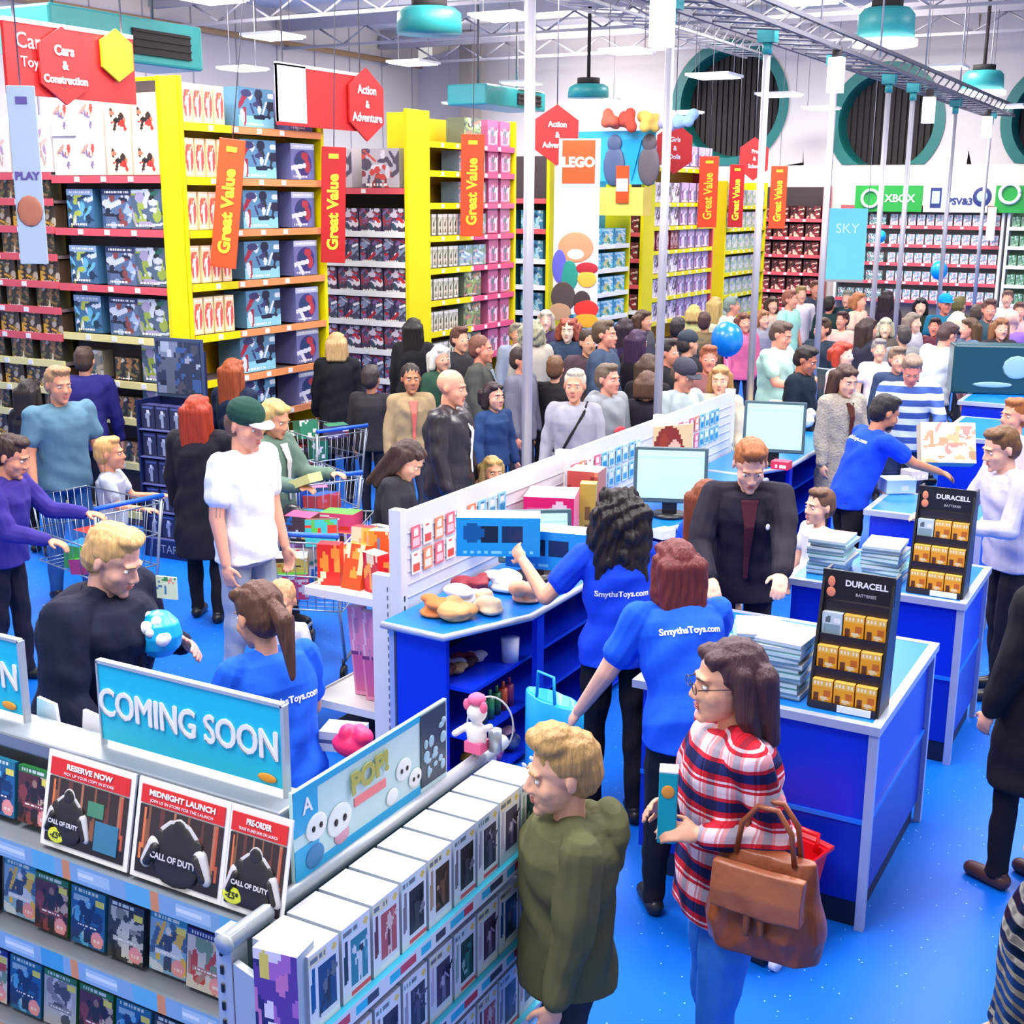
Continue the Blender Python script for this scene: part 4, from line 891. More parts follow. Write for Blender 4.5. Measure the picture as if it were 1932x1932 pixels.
a = MB(); a.add([(-1.91, 2.06, .1), (-1.74, 2.06, .1), (-1.78, 2.06, 1.16), (-1.91, 2.06, 1.2), (-1.91, 2.08, .1), (-1.74, 2.08, .1), (-1.78, 2.08, 1.16), (-1.91, 2.08, 1.2)], [(0, 1, 2, 3), (7, 6, 5, 4), (0, 4, 5, 1), (1, 5, 6, 2), (2, 6, 7, 3), (3, 7, 4, 0)]); gp('side_bracket', a, lsteel)
def strip_art(seed, n=60):
    A = Art(n, 5, '8cb6dc'); R = random.Random(seed); x = 0
    while x < 1:
        A.rect(x, 0, x+.05, 1, R.choice(['4ca8dc', '6cbce6'])).rect(x+.055, .1, x+.08, .9, 'e89a5c').rect(x+.1, .2, x+.17, .8, 'b4d4ee').text(seed+int(x*50), x+.1, .35, x+.17, .65, 'e8f4fc'); x += .19
    return A
for i, z in enumerate((1.2, .89, .57, .25)):
    a = MB(); a.box(-3.8, 2.2, z-.01, -1.97, 2.37, z+.01); sh = gp('shelf', a, steel)
    me = artbox('price_strip', 1.8, .012, .058, strip_art(i), '7a8894'); o = place(me, 'price_strip', (-.94, -.02, z-.035), parent=sh)
for i, z in enumerate((1.045, .745, .445, .145)):
    a = MB(); a.box(-1.95, 2.1, z-.012, -1.7, 3.3, z); sh = gp('side_shelf', a, cyan)
    A = Art(50, 4, 'e6f2f6')
    for k in range(8): A.rect(k/8+.01, .15, k/8+.05, .85, '38c4e4').text(k+i, k/8+.06, .3, k/8+.11, .7, ['c84a5a', '444c5c'][k % 2])
    me = artbox('price_strip', 1.24, .012, .05, A, '38c0e0'); o = place(me, 'price_strip', (.24, .5, z-.045), HF, parent=sh)
# game cases, left face
def cover(seed, head, bg, pal, hero=None, sticker=True, tagc='f0e860'):
    A = Art(28, 36, bg); A.blobs(seed, pal, 16, .05, .05, .95, .85, .2)
    if hero: A.hero(.5, .1, .72, hero[0], hero[1])
    A.rect(0, .9, 1, 1, head).text(seed, .1, .93, .8, .97, 'd8e8e0').rect(.72, .74, .96, .86, tagc)
    A.rect(.15, .3, .85, .38, pal[0]).text(seed+5, .2, .32, .8, .36, 'ffffff')
    if sticker: A.ell(.78, .16, .18, .14, 'f2a0a4').text(seed+2, .68, .12, .9, .18, 'f8e0e0')
    return A
GAMES = [('green-topped dark red soldier', '2a7a3c', '5c3034', ['8c4040', '2c2020', 'c8b0a0'], ('2c2828', 'a08070')), ('blue robot', '2a7a9c', '2468a0', ['1c3c70', '58b0e0', 'a0c8dc'], ('183460', '78c0e8')), ('black and white warrior', '283040', '3c403c', ['c8c8c0', '202420', '8c9088'], ('d8d8d0', '383c38')), ('pale blue fantasy', '2c8cb0', '88b8d8', ['d8e4f0', '4c6c94', 'e8c048'], ('3c4c6c', 'f0e8e0')), ('navy-topped white crowd', '242c84', 'dcd6cc', ['b88878', '7c9c84', 'c84c40'], None), ('green-topped grey city', '2a7a3c', 'b8bcc0', ['8c8c94', 'd8d8dc', '50545c'], None)]
cm = []
for i, (nm, head, bg, pal, hero) in enumerate(GAMES): cm.append(artbox('game_case', .135, .016, .17, cover(i+3, head, bg, pal, hero, i != 5), head, head, .25, tilt=-radians(7)))
rows = {0: 'top', 1: 'upper', 2: 'middle', 3: 'bottom'}
for r, z in ((1, .905), (2, .585), (3, .265)):
    for k in range(8):
        g = (k+r*0) % 6; x = -2.04-.148*k; gi = [5, 4, 3, 2, 1, 0, 3, 2][k] if r != 2 else [4, 3, 2, 1, 0, 5, 1, 4][k]
        if r == 3: gi = [1, 5, 2, 0, 4, 3, 1, 0][k]
        place(cm[gi], 'game_case', (x, 2.245+(.012 if gi == 3 else 0), z+.01), 0, '%s game case, %s from the right on the %s front shelf' % (GAMES[gi][0], ['first', 'second', 'third', 'fourth', 'fifth', 'sixth', 'seventh', 'eighth'][k], rows[r]), 'game case', 'video games on the near stand')
for k, gi in enumerate((0, 1, 0, 4)):
    place(cm[gi], 'game_case', (-2.83-.15*k, 2.26, 1.235), 0, '%s game case left of the poster row, %s along' % (GAMES[gi][0], ['first', 'second', 'third', 'fourth'][k]), 'game case', 'video games on the near stand')
# three launch posters
soldier = mat('soldier_dark', '26262a', .5); lightp = mat('soldier_light', 'cfcfd4', .5)
def launch(x0, x1, head, sub, price, label, two=False):
    w_ = x1-x0; h_ = .27; t = empty('launch_poster', ((x0+x1)/2, 2.212, 1.225), 0, label, 'poster'); t.rotation_euler.x = -radians(13)
    a = MB(); a.box(-w_/2, 0, 0, w_/2, .006, h_); a.build('board', white, t)
    A = Art(36, 30, '3a2c2c')
    for k in range(6): A.line(.1+.16*k, .2, .12+.16*k, 1, .018, ['8c5a40', '6a3c34', 'b8785c'][k % 3])
    A.line(.04, .05, .08, .95, .015, 'e8804c').line(.96, .05, .92, .95, .015, 'c85a40').rect(0, 0, 1, .2, '1e1c20')
    me = artbox('picture', w_*.9, .003, h_*.68, A, '222222'); place(me, 'picture', (0, -.003, h_*.06), parent=t)
    def fig(cx, s_):
        f_ = MB(); f_.ell((cx, -.006, h_*.56*1), (.017*s_, .004, .021*s_), n=12).ell((cx, -.006, h_*.36), (.044*s_, .005, .05*s_), n=14).ell((cx-.04*s_, -.006, h_*.38), (.018*s_, .005, .03*s_), n=10).ell((cx+.04*s_, -.006, h_*.38), (.018*s_, .005, .03*s_), n=10)
        f_.cap((cx-.045*s_, -.006, h_*.36), (cx-.062*s_, -.006, h_*.2), .011*s_, .008*s_, n=8).cap((cx+.045*s_, -.006, h_*.36), (cx+.062*s_, -.006, h_*.2), .011*s_, .008*s_, n=8).ell((cx, -.006, h_*.2), (.05*s_, .004, .03*s_), n=12)
        f_.build('printed_soldier', soldier, t)
        g_ = MB(); g_.ell((cx, -.0035, h_*.56), (.02*s_, .003, .024*s_), n=12).ell((cx, -.0035, h_*.37), (.052*s_, .003, .054*s_), n=14).cap((cx-.05*s_, -.0035, h_*.38), (cx-.066*s_, -.0035, h_*.2), .016*s_, .012*s_, n=8).cap((cx+.05*s_, -.0035, h_*.38), (cx+.066*s_, -.0035, h_*.2), .016*s_, .012*s_, n=8); g_.v = [(x, min(y, -.0004)*.5-.002, z) for x, y, z in g_.v]; g_.build('printed_outline', lightp, t)
        letters('CALL OF DUTY', 'lettering', lightp, t, faceY(cx, -.02, h_*.3), size=.0145*s_, ext=.0005, bold=.0007)
    if two:
        fig(-w_*.2, 1.15); a = MB(); a.box(w_*.12, -.006, h_*.12, w_*.38, -.002, h_*.42); a.build('printed_case', mat('print_teal', '3c7c9c', .4), t)
        a = MB(); a.box(w_*.02, -.006, h_*.45, w_*.2, -.002, h_*.6); a.build('printed_bonus', mat('print_green', '4c8c6c', .4), t)
    else: fig(0, 1.6 if not price else 1.2)
    a = MB(); a.box(-w_*.45, -.004, h_*.76, w_*.45, -.001, h_*.94); a.build('red_header', redm, t)
    letters(head, 'lettering', white, t, faceY(0, -.006, h_*.875), size=.021, ext=.0005, bold=.0008, sx=w_/.27)
    letters(sub, 'lettering', white, t, faceY(0, -.006, h_*.8), size=.011, ext=.0004, sx=w_/.27)
    if price: a = MB(); a.ell((-w_*.3, -.008, h_*.15), (.033, .002, .022), n=18); a.build('price_oval', mat('price_yellow', 'e6ee3c', .4), t); letters('-\u00a35*', 'lettering', soldier, t, faceY(-w_*.3, -.011, h_*.15), size=.024, ext=.0004, bold=.0005)
    return t
xs = [PY(q, 1480, 2.27).x for q in (98, 258)]+[PY(q, 1540, 2.27).x for q in (268, 438)]+[PY(q, 1600, 2.27).x for q in (440, 600)]
launch(xs[0], xs[1], 'RESERVE NOW', 'PICK UP YOUR COPY IN STORE', True, 'poster with a soldier and yellow price oval, leftmost of the three', True)
launch(xs[2], xs[3], 'MIDNIGHT LAUNCH', 'JOIN US IN STORE FOR THE LAUNCH', False, 'poster with one large soldier, middle of the three')
launch(xs[4], xs[4]+.2, 'PRE-ORDER', 'TRADE IN AND SAVE ON LAUNCH', True, 'poster with a soldier and price oval, rightmost beside the corner')
# coming soon signs
scyan = mat('sign_cyan', '1ec0e4', .35, var=.04)
def soon(x0, x1, label):
    z0 = 1.5; h_ = .235; w_ = x1-x0; t = empty('header_sign', ((x0+x1)/2, 2.38, z0), 0, label, 'sign')
    a = MB(); a.box(-w_/2, 0, 0, w_/2, .012, h_); a.build('panel', scyan, t)
    a = MB(); a.box(-w_/2-.004, -.004, h_-.006, w_/2+.004, .016, h_+.004); a.box(-w_/2-.006, -.004, -.02, -w_/2, .016, h_).box(w_/2, -.004, -.02, w_/2+.012, .016, h_); a.build('frame', lsteel, t)
    lt = letters('COMING SOON', 'lettering', white, t, faceY(-.005, -.003, h_*.48), size=.115, ext=.002, bold=0, sx=w_/.84)
    bm = bmesh.new(); bm.from_mesh(lt.data)
    for dx, dz in ((-.003, 0), (.003, 0), (0, .002), (0, -.002)):
        m2 = lt.data.copy(); m2.transform(Matrix.Translation((dx, -.0003*(dx > 0)-.0001*(dz > 0), dz))); bm.from_mesh(m2)
    bm.to_mesh(lt.data); bm.free()
    a = MB(); a.ell((w_*.42, -.003, .022), (.032, .003, .013), n=14); a.build('logo', mat('orange_logo', 'e89a30', .4), t); return t
sL, sR = PY(195, 1395, 2.38), PY(536, 1498, 2.38)
soon(sL.x, sR.x, 'cyan sign reading COMING SOON standing whole on the grey ledge')
q = PY(44, 1335, 2.38); soon(q.x-.72, q.x, 'cyan sign cut off by the left edge showing only its last letters ON')
for px, py, lb in [(85, 1345, 'white card tab behind the ledge beside the cut-off sign'), (172, 1370, 'white card tab behind the ledge left of the whole sign')]:
    p = PY(px, py, 2.46); a = MB(); a.prism([(-.05, -.1), (.06, -.1), (.045, .035), (-.03, .045)], 0, .012); tag(a.build('card_tab', white, None, (p.x, p.y, p.z)), lb, 'card')
# toy range header on the right face
t = empty('range_header', (-1.935, 2.33, 1.27), 0, 'pale cyan header board with round white characters above the figure boxes', 'sign'); Lh, hh_ = .74, .255
a = MB(); a.box(-.008, 0, 0, .004, Lh, hh_); a.build('board', mat('pale_mint_board', 'c4e6ea', .4), t)
a = MB(); a.box(.004, 0, hh_-.02, .006, Lh*.8, hh_).box(.004, 0, hh_*.5, .0065, .1, hh_).box(.004, 0, 0, .0065, .1, .09).box(.004, .1, 0, .0055, Lh*.8, .03); a.build('cyan_border', mat('cyan_print', '12a8e0', .4), t)
a = MB(); a.box(.0045, Lh*.8, .02, .008, Lh-.01, hh_-.005); a.build('dark_picture', mat('picture_dark', '2c3c50', .35), t)
R = random.Random(4); a = MB()
for k in range(14): a.ell((.009, Lh*.8+.02+R.random()*.11, .04+R.random()*.18), (.002, R.uniform(.008, .02), R.uniform(.008, .022)), n=8)
a.build('picture_light', mat('picture_light', '9cc4dc', .35), t)
letters('A', 'lettering', white, t, faceX(.008, .055, .2), size=.06, ext=.0008, bold=.001)
letters('POP!', 'lettering', mat('olive_print', 'b0b058', .4), t, faceX(.012, .33, .18, -.06), size=.085, ext=.001, bold=.004); a = MB(); a.box(.004, .26, .105, .0075, .41, .13); a.build('red_label', mat('coral_print', 'f07c84', .4), t)
wt = mat('cool_white_print', 'f0f8fa', .4)
for k, (y, z, r, eyes) in enumerate([(.09, .125, .045, 1), (.19, .1, .055, 1), (.5, .12, .04, 1), (.44, .06, .03, 0), (.56, .07, .035, 1), (.08, .045, .04, 0)]):
    a = MB(); a.ell((.007, y, z), (.003, r, r*.85), n=18); a.build('round_character', wt if k != 5 else mat('blue_char', '2a7cb8', .4), t)
    if eyes: a = MB(); a.ell((.011, y-r*.35, z), (.002, r*.16, r*.2), n=10).ell((.011, y+r*.35, z), (.002, r*.16, r*.2), n=10); a.build('eyes', black, t)
a = MB(); a.ell((.006, .2, .05), (.003, .035, .025), n=12); a.build('pink_cloud', mat('pink_print', 'd8a0b8', .4), t)
# figure boxes on the right face
FB = []
for i, (wc, pal) in enumerate([('2c4c7c', ['2c3038', '6c7480', '1c5c98']), ('3c8c9c', ['dce8ea', '58a8b8', '2c3c44']), ('b85c5c', ['e8d0c8', 'd87c78', '6c3c40']), ('343440', ['4a4a54', '1c1c24', '84848c']), ('4c3c34', ['7c5c48', '2c2420', 'b89c80']), ('383c54', ['585c78', '20243c', 'a8a8c0']), ('504864', ['8c84a8', '2c2440', 'd0c8dc']), ('245050', ['3c8078', '182c2c', '9cc0b4'])]):
    A = Art(20, 32, 'eef3f6'); A.rect(.32, .16, .92, .78, wc).hero(.62, .18, .5, pal[0], pal[1]).blobs(i, pal, 5, .36, .2, .9, .7, .1).rect(0, .84, .6, .96, ['f0ecc0', 'd8f0f4'][i % 2]).text(i, .05, .88, .55, .93, '7c8490').line(.12, .3, .14, .75, .06, pal[2]).rect(.3, .02, .98, .1, ['ffffff', 'e8545c'][i % 2]).ell(.85, .9, .08, .05, 'f0d868')
    Rt = Art(10, 16, '8c9cac'); Rt.rect(.1, .08, .9, .95, '6c4ca0').blobs(i, ['d8a0d8', '343060', 'f0e0f0', 'e8d060'], 8, .2, .1, .8, .9, .2)
    FB.append((artbox('figure_box', .118, .17, .21, A, 'b4c0cc', 'c4c6d2', .25), wc))
order = [0, 1, 2, 3, 4, 3, 5, 6, 7, 6]; wordc = ['navy', 'teal', 'coral', 'charcoal', 'brown', 'slate', 'violet', 'dark green']
A = Art(14, 24, '6040a0'); A.blobs(5, ['b070c8', '30286a', 'f0e8f8', 'e8d860', 'd080c0'], 12, r=.25).text(3, .2, .1, .8, .16, 'ffffff')
for r, z in enumerate((1.046, .746, .446)):
    for k in range(9):
        gi = (order[(k+r*3) % 10]); y = 2.16+.131*k
        o = place(FB[gi][0], 'figure_box', (-1.712, y, z), HF, 'white figure box, %s window, %s from the corner on the %s side shelf' % (wordc[gi], ['first', 'second', 'third', 'fourth', 'fifth', 'sixth', 'seventh', 'eighth', 'ninth'][k], ['upper', 'middle', 'lower'][r]), 'figure box', 'boxed figures on the side of the near stand')
me = artbox('galaxy_box', .12, .08, .23, A, 'aebfcc', 'e0e8f0', .25); place(me, 'galaxy_box', (-1.775, 2.055, 1.046), radians(8), 'purple galaxy printed box end at the corner of the side shelf', 'figure box')
# plush pair with hoop at the end of the rail
p = V((-1.93, 3.25, 1.285)); t = empty('plush_display', p, 0, 'pink and white plush figure with wire hoop at the grey rail end', 'plush display')
a = MB(); a.ell((0, 0, .05), (.035, .03, .05)).ell((0, 0, .13), (.035, .032, .035)).cap((-.03, 0, .08), (-.07, -.02, .05), .012).cap((.03, 0, .08), (.06, -.02, .1), .012); bake(a, 'plush_body', mat('plush_white', 'ece6ea', .9), .006, t)
a = MB(); a.ell((0, 0, .175), (.03, .03, .02)).ell((-.03, -.01, .155), (.014, .01, .02)).ell((.03, -.01, .155), (.014, .01, .02)); a.box(-.03, -.03, 0, .03, .03, .035); a.build('pink_hat', mat('plush_pink', 'ee6a9a', .9), t)
a = MB(); a.tube([(.02+.07*cos(k*pi/12), .05+.07*cos(k*pi/12)*.4, .07+.1*sin(k*pi/12)) for k in range(-4, 17)], .003, n=6); a.build('hoop', lsteel, t)
a = MB(); a.cyl((.05, .03, .0), (.05, .03, .07), .022, n=14); a.build('tin', mat('pale_tin', 'a8b4c0', .3, .5), t)

# ---------------------------------------------------------------- till wall
whitep = mat('white_slat_panel', 'dfe0e6', .4); post = mat('white_post', 'e4e2e0', .4)
W = empty('slatwall', (-3.6, 5.3, 0), 0, 'long white waist-high slatted panel dividing tills from queue', 'panel wall')
a = MB(); a.box(-.03, .03, .0, 0, 5.05, 1.42); a.build('panel', whitep, W)
a = MB()
for k in range(6): a.box(0, .05, .95+k*.07, .004, 5.0, .955+k*.07)
a.build('slot_lines', mat('slot_grey', 'b4b4bc', .5), W)
for y in (-.03, 1.85, 3.45, 5.02):
    a = MB(); a.box(-.06, y, 0, .012, y+.06, 1.44)
    for k in range(16): a.box(.012, y+.025, .12+k*.055, .014, y+.035, .15+k*.055, 1)
    a.build('post', [post, black], W)
a = MB(); a.box(-.17, -.035, 0, -.06, .02, 1.08)
for k in range(22): a.box(-.075, -.037, .03+k*.046, -.068, -.035, .055+k*.046, 1)
a.build('side_post', [post, mat('slot_dark', '707078', .5)], W)
def cardart(c1, c2, s_): return Art(8, 11, c1).rect(.15, .1, .85, .45, c2).ell(.5, .7, .28, .16, 'f8f4f4').text(s_, .2, .8, .8, .9, c2)
CM = [artbox('gift_card', .085, .004, .12, cardart(c1, c2, i), c1) for i, (c1, c2) in enumerate([('e86a78', 'f6c8c8'), ('f4f0ee', 'e0503c'), ('f08c60', 'f8e0d0'), ('8ccfe4', '2c88b8'), ('c8e8f0', '4c9cc0')])]
cn = ['pink', 'white and red', 'orange', 'blue', 'pale blue']
for pan, (y0, n, seq) in enumerate([(5.42, 9, [0, 1, 2, 0, 1, 2, 3, 4, 3]), (7.3, 10, [0, 2, 1, 0, 3, 4, 3, 4, 3, 4]), (9.15, 8, [0, 1, 0, 2, 3, 4, 3, 3])]):
    for r in range(2):
        for k in range(n):
            y = y0+k*.115
            g = seq[k] if r == 0 else (seq[k] if seq[k] > 2 else (seq[k]+1) % 3)
            place(CM[g], 'gift_card', (-3.59, y, 1.21-r*.14), HF, '%s gift card, %s row of the %s block on the white panel' % (cn[g], ['upper', 'lower'][r], ['nearest', 'second', 'third'][pan]), 'gift card', '%s cards, %s row, %s block' % (cn[g], ['upper', 'lower'][r], ['nearest', 'second', 'third'][pan]))
tb = mat('blue_laminate', '0a2fd0', .3, var=.04); tbt = mat('bright_blue_worktop', '0a74dc', .3, var=.04); edge = mat('silver_edge', 'b4bcd0', .3, .3); kick = mat('dark_kick', '101838', .5); band = mat('light_blue_band', '1c74ec', .3)
# tall print behind the slatwall with a red-haired doll
p = PX(1268, 860, -3.5); A = Art(20, 28, 'e8c890'); A.ell(.4, .5, .4, .5, '8c3018').ell(.55, .55, .2, .22, 'f0b898').line(.5, .05, .55, .3, .05, 'b8542c').line(.2, .1, .3, .8, .08, 'a03c1c')
me = artbox('doll_print', .36, .02, .5, A, 'e0d0a0'); place(me, 'doll_print', (p.x, p.y, p.z-.27), HF-radians(35), 'cardboard print of a red-haired doll standing on the white panel', 'print')
desk = empty('till_desk', (-3.58, 5.06, 0), 0, 'blue till desk with open shelves nearest the camera, cluttered on top', 'till desk')
D = desk; Ld = 2.15
poly = [(0, .02), (.38, 0), (.6, .5), (.6, Ld), (0, Ld)]
def ext(poly, z0, z1, mb, m=0): n = len(poly); mb.add([(x, y, z0) for x, y in poly]+[(x, y, z1) for x, y in poly], [tuple(reversed(range(n))), tuple(range(n, 2*n))]+[(i, (i+1) % n, (i+1) % n+n, i+n) for i in range(n)], m)
a = MB(); ext(poly, .875, .902, a); a.build('worktop', tbt, D)
a = MB(); a.tube([(x, y, .885) for x, y in poly[:4]], .02, n=8); a.build('edge_trim', edge, D)
a = MB(); a.box(.06, .06, 0, .36, .09, .87); a.build('side_panel', tb, D)
a = MB(); a.box(.02, .05, 0, .05, .1, .87); a.build('corner_trim', edge, D)
a = MB(); a.box(.06, Ld-.05, 0, .56, Ld-.02, .87); a.build('side_panel', tb, D)
a = MB(); a.box(.55, .62, 0, .58, .7, .87); a.build('divider', tb, D)
a = MB(); a.box(.03, .09, 0, .05, Ld-.05, .87); a.build('back_panel', kick, D)
for z in (.06, .34, .6): a = MB(); a.box(.06, .09, z-.02, .5, Ld-.05, z); a.build('shelf', tb, D)
for k, (y, nm) in enumerate([(7.3, 'second'), (9.5, 'third')]): copy_at(desk, (-3.58, y, 0), 0, 'blue till desk, %s from the camera, behind the tills' % nm)
def counter(x0, y0, x1, y1, label, H=.93):
    t = empty('checkout_counter', (x0, y0, 0), 0, label, 'counter'); w_, l_ = x1-x0, y1-y0
    a = MB(); a.box(0, 0, H-.03, w_, l_, H); a.build('worktop', tbt, t)
    a = MB(); a.box(-.012, -.012, H-.035, w_+.012, .03, H+.002).box(w_-.03, .03, H-.035, w_+.012, l_-.03, H+.002).box(-.012, l_-.03, H-.035, w_+.012, l_+.012, H+.002).box(-.012, .03, H-.035, .03, l_-.03, H+.002); a.build('edge_trim', edge, t)
    a = MB(); a.box(.03, .02, .5, w_-.02, .04, H-.035); a.box(w_-.04, .04, .5, w_-.02, l_-.03, H-.035); a.box(.03, l_-.05, .12, w_-.04, l_-.03, H-.035); a.build('upper_panel', tb, t)
    a = MB(); a.box(.03, .02, .12, w_-.02, .04, .48); a.box(w_-.04, .04, .12, w_-.02, l_-.03, .48); a.build('lower_panel', mat('blue_laminate_low', '0c28b4', .3, var=.04), t)
    a = MB(); a.box(.03, .012, .48, w_-.015, .045, .5); a.box(w_-.04, .045, .48, w_-.012, l_-.03, .5); a.build('band', band, t)
    a = MB(); a.box(.05, .03, 0, w_-.04, l_-.04, .12); a.build('kick_plate', kick, t)
    a = MB(); a.box(w_-.035, .0, 0, w_+.002, .035, H-.03); a.build('corner_post', edge, t)
    a = MB(); a.box(w_-.03, l_-.035, 0, w_+.002, l_-.0, H-.03); a.build('far_post', edge, t); return t
counter(-2.1, 4.92, -1.03, 6.08, 'blue checkout counter nearest the camera with brochures on it')
counter(-2.0, 6.8, -1.03, 7.6, 'second blue checkout counter with two brochure stacks')
counter(-2.02, 8.67, -1.25, 9.35, 'third blue checkout counter in front of the bearded cashier')
counter(-2.1, 11.5, -1.2, 12.7, 'fourth blue counter behind the striped shirt', 1.0)
counter(-2.2, 13.0, -.9, 14.6, 'fifth blue counter under the dark screen', 1.1)
# battery displays
def battery_stand(x, y, label, who):
    t = empty('battery_stand', (x, y, .934), 0, label, 'display stand'); w_ = .3; H = .56; tl = radians(7)
    Tm = Matrix.Rotation(-tl, 4, 'X')
    a = MB(); a.box(-w_/2, .17, 0, w_/2, .185, H, 0, Tm); a.build('back_panel', black, t)
    for sx in (-1, 1): a = MB(); a.add([(sx*w_/2, 0, 0), (sx*w_/2, .18, 0), (sx*w_/2, .24, H), (sx*w_/2, .13, H), (sx*w_/2-sx*.012, 0, 0), (sx*w_/2-sx*.012, .18, 0), (sx*w_/2-sx*.012, .24, H), (sx*w_/2-sx*.012, .13, H)], [(0, 1, 2, 3), (7, 6, 5, 4), (0, 4, 5, 1), (1, 5, 6, 2), (2, 6, 7, 3), (3, 7, 4, 0)]); a.build('side_panel', black, t)
    for k in range(4): y_ = k*.043; a = MB(); a.box(-w_/2+.012, y_-.002, .02+k*.135-.02, w_/2-.012, y_+.14, .02+k*.135); a.box(-w_/2+.012, y_-.006, k*.135-.012, w_/2-.012, y_-.002, .02+k*.135+.012); a.build('shelf', mat('dark_shelf', '221c24', .4), t)
    a = MB(); a.box(-w_/2, .125, H-.115, w_/2, .135, H+.01); hb = a.build('header', black, t); letters('DURACELL', 'lettering', white, hb, faceY(.035, .121, H-.04), size=.036, ext=.0008, bold=.001); letters('BATTERIES', 'lettering', lightp, hb, faceY(.035, .121, H-.085), size=.018, ext=.0006)
    a = MB(); a.ell((-.11, .12, H-.04), (.016, .003, .024)).ell((-.11, .12, H-.085), (.02, .003, .022)); a.build('header_picture', mat('pink_bunny', 'e88a6a', .4), hb)
    a = MB(); a.box(-.02, -.012, -.0, .12, -.008, .03); a.build('ticket', white, t)
    M_ = Matrix.Translation((x, y, .934)); nm = ['bottom', 'middle', 'top']
    for k in range(3):
        for j in range(3):
            if k == 2 and j == 0: kind = 1
            else: kind = 0
            p = M_ @ V((-.091+.091*j, .008+k*.043, .021+k*.135))
            place(BAT[kind], 'battery_pack', p, 0, '%s battery pack, %s on the %s shelf of the %s black stand' % (['orange', 'silver'][kind], ['left', 'centre', 'right'][j], nm[k], who), 'battery pack', 'battery packs on the %s black stand' % who)
    return t
A1 = Art(12, 14, 'f0a41c'); A1.rect(0, .72, 1, 1, 'f4c050').text(2, .1, .8, .9, .9, 'fff4d8').rect(.1, .1, .35, .4, '6c3c1c').rect(.6, .3, .9, .6, 'c86a1c').ell(.6, .2, .2, .1, 'f8e0b0')
A2 = Art(12, 14, 'c8dce0'); A2.rect(.1, .1, .9, .5, '8ca8b0').ell(.3, .7, .15, .15, '5c6c74').rect(.55, .6, .9, .8, 'f0f4f4')
BAT = [artbox('battery_pack', .085, .1, .1, A1, 'e09018', 'f0b850', .3), artbox('battery_pack', .085, .1, .1, A2, '98a8b0', 'c8d4d8', .3)]
battery_stand(-1.2, 5.0, 'black battery display stand on the nearest counter', 'nearest')
battery_stand(-1.2, 6.86, 'black battery display stand on the second counter', 'second')
# brochure stacks
BR = [artbox('brochure', .21, .27, .022, Art(12, 3, 'c8dcdc').rect(0, .0, 1, .4, c1), 'a9bfc4', c2, .4) for c1, c2 in (('5c8c94', '8cc4cc'), ('6c949c', 'd8a098'), ('748c94', 'd0ccd0'))]
def stack(x, y, z, n, who, rz=0.0, topc=1):
    R = random.Random(int(x*100))
    for k in range(n): place(BR[topc if k == n-1 else (0 if k % 3 else 2)], 'brochure', (x+R.uniform(-.01, .01), y+R.uniform(-.01, .01), z+.0225*k), rz+R.uniform(-.08, .08), ('topmost brochure with a pink cover ' if k == n-1 else 'brochure within ')+'of the %s stack' % who if k == n-1 else 'thin pale brochure inside the %s stack' % who, 'brochure', 'brochures in the %s stack' % who)
stack(-1.5, 5.02, .934, 11, 'near counter front'); stack(-1.68, 5.32, .934, 7, 'near counter rear', .4)
stack(-1.82, 6.95, .934, 9, 'second counter left'); stack(-1.52, 6.95, .934, 9, 'second counter right', 0, 2)
# screens
def monitor(x, y, z, rz, label, w_=.42, h_=.32, back=False, tilt=-12):
    t = empty('till_screen', (x, y, z), rz, label, 'monitor'); Tm = Matrix.Translation((0, 0, .1)) @ Matrix.Rotation(radians(tilt), 4, 'X')
    a = MB(); a.box(-w_/2, 0, 0, w_/2, .035, h_, 0, Tm); a.build('casing', mat('slate_casing', '3c5560', .35), t, bevel=.008)
    a = MB(); a.box(-w_/2+.025, -.004, .03, w_/2-.025, .001, h_-.025, 0, Tm); a.build('screen', mat('lit_screen', 'a4d2da', .2, var=.03, emit=.35), t)
    a = MB(); a.box(-w_/2+.03, -.006, h_-.07, w_/2-.03, -.004, h_-.04, 0, Tm); a.box(w_*.25, -.006, .04, w_/2-.03, -.004, .12, 0, Tm); a.build('screen_window', mat('screen_blue', 'a8d8e4', .2, emit=.3), t)
    a = MB(); a.box(-.05, .02, 0, .05, .06, .16); a.cyl((0, .04, 0), (0, .04, .02), .12, n=20); a.build('stand', black, t); return t
m1 = PX(1262, 985, -3.15); monitor(m1.x, m1.y, .905, radians(22), 'till screen with a lit white page behind the curly haired cashier', .5, .38)
m0 = PX(1010, 1120, -3.25); monitor(m0.x, m0.y, .905, radians(35), 'till screen on the nearest desk behind the blue cartons', .42, .3)
m2 = PX(1455, 905, -3.1); monitor(m2.x, m2.y, .905, radians(15), 'rounded till screen behind the ginger haired man', .5, .42)
m3 = P(1580, 770, 1.0); monitor(m3.x, m3.y, .905, radians(160), 'pale screen seen from behind beside the woman in fur', .4, .4)
p = P(1890, 745, 1.1); t = empty('wide_screen', (p.x, p.y, 1.1), radians(20), 'wide dark teal box with a white print on the far blue counter', 'box'); a = MB(); a.box(-.5, 0, .0, .5, .3, .5); a.build('casing', mat('dark_teal_case', '10414e', .3), t, bevel=.02)
a = MB(); a.ell((.12, -.004, .28), (.14, .006, .12), n=12).ell((-.1, -.004, .1), (.2, .005, .03)); a.build('print', mat('print_greyteal', '8ab0b4', .5), t)
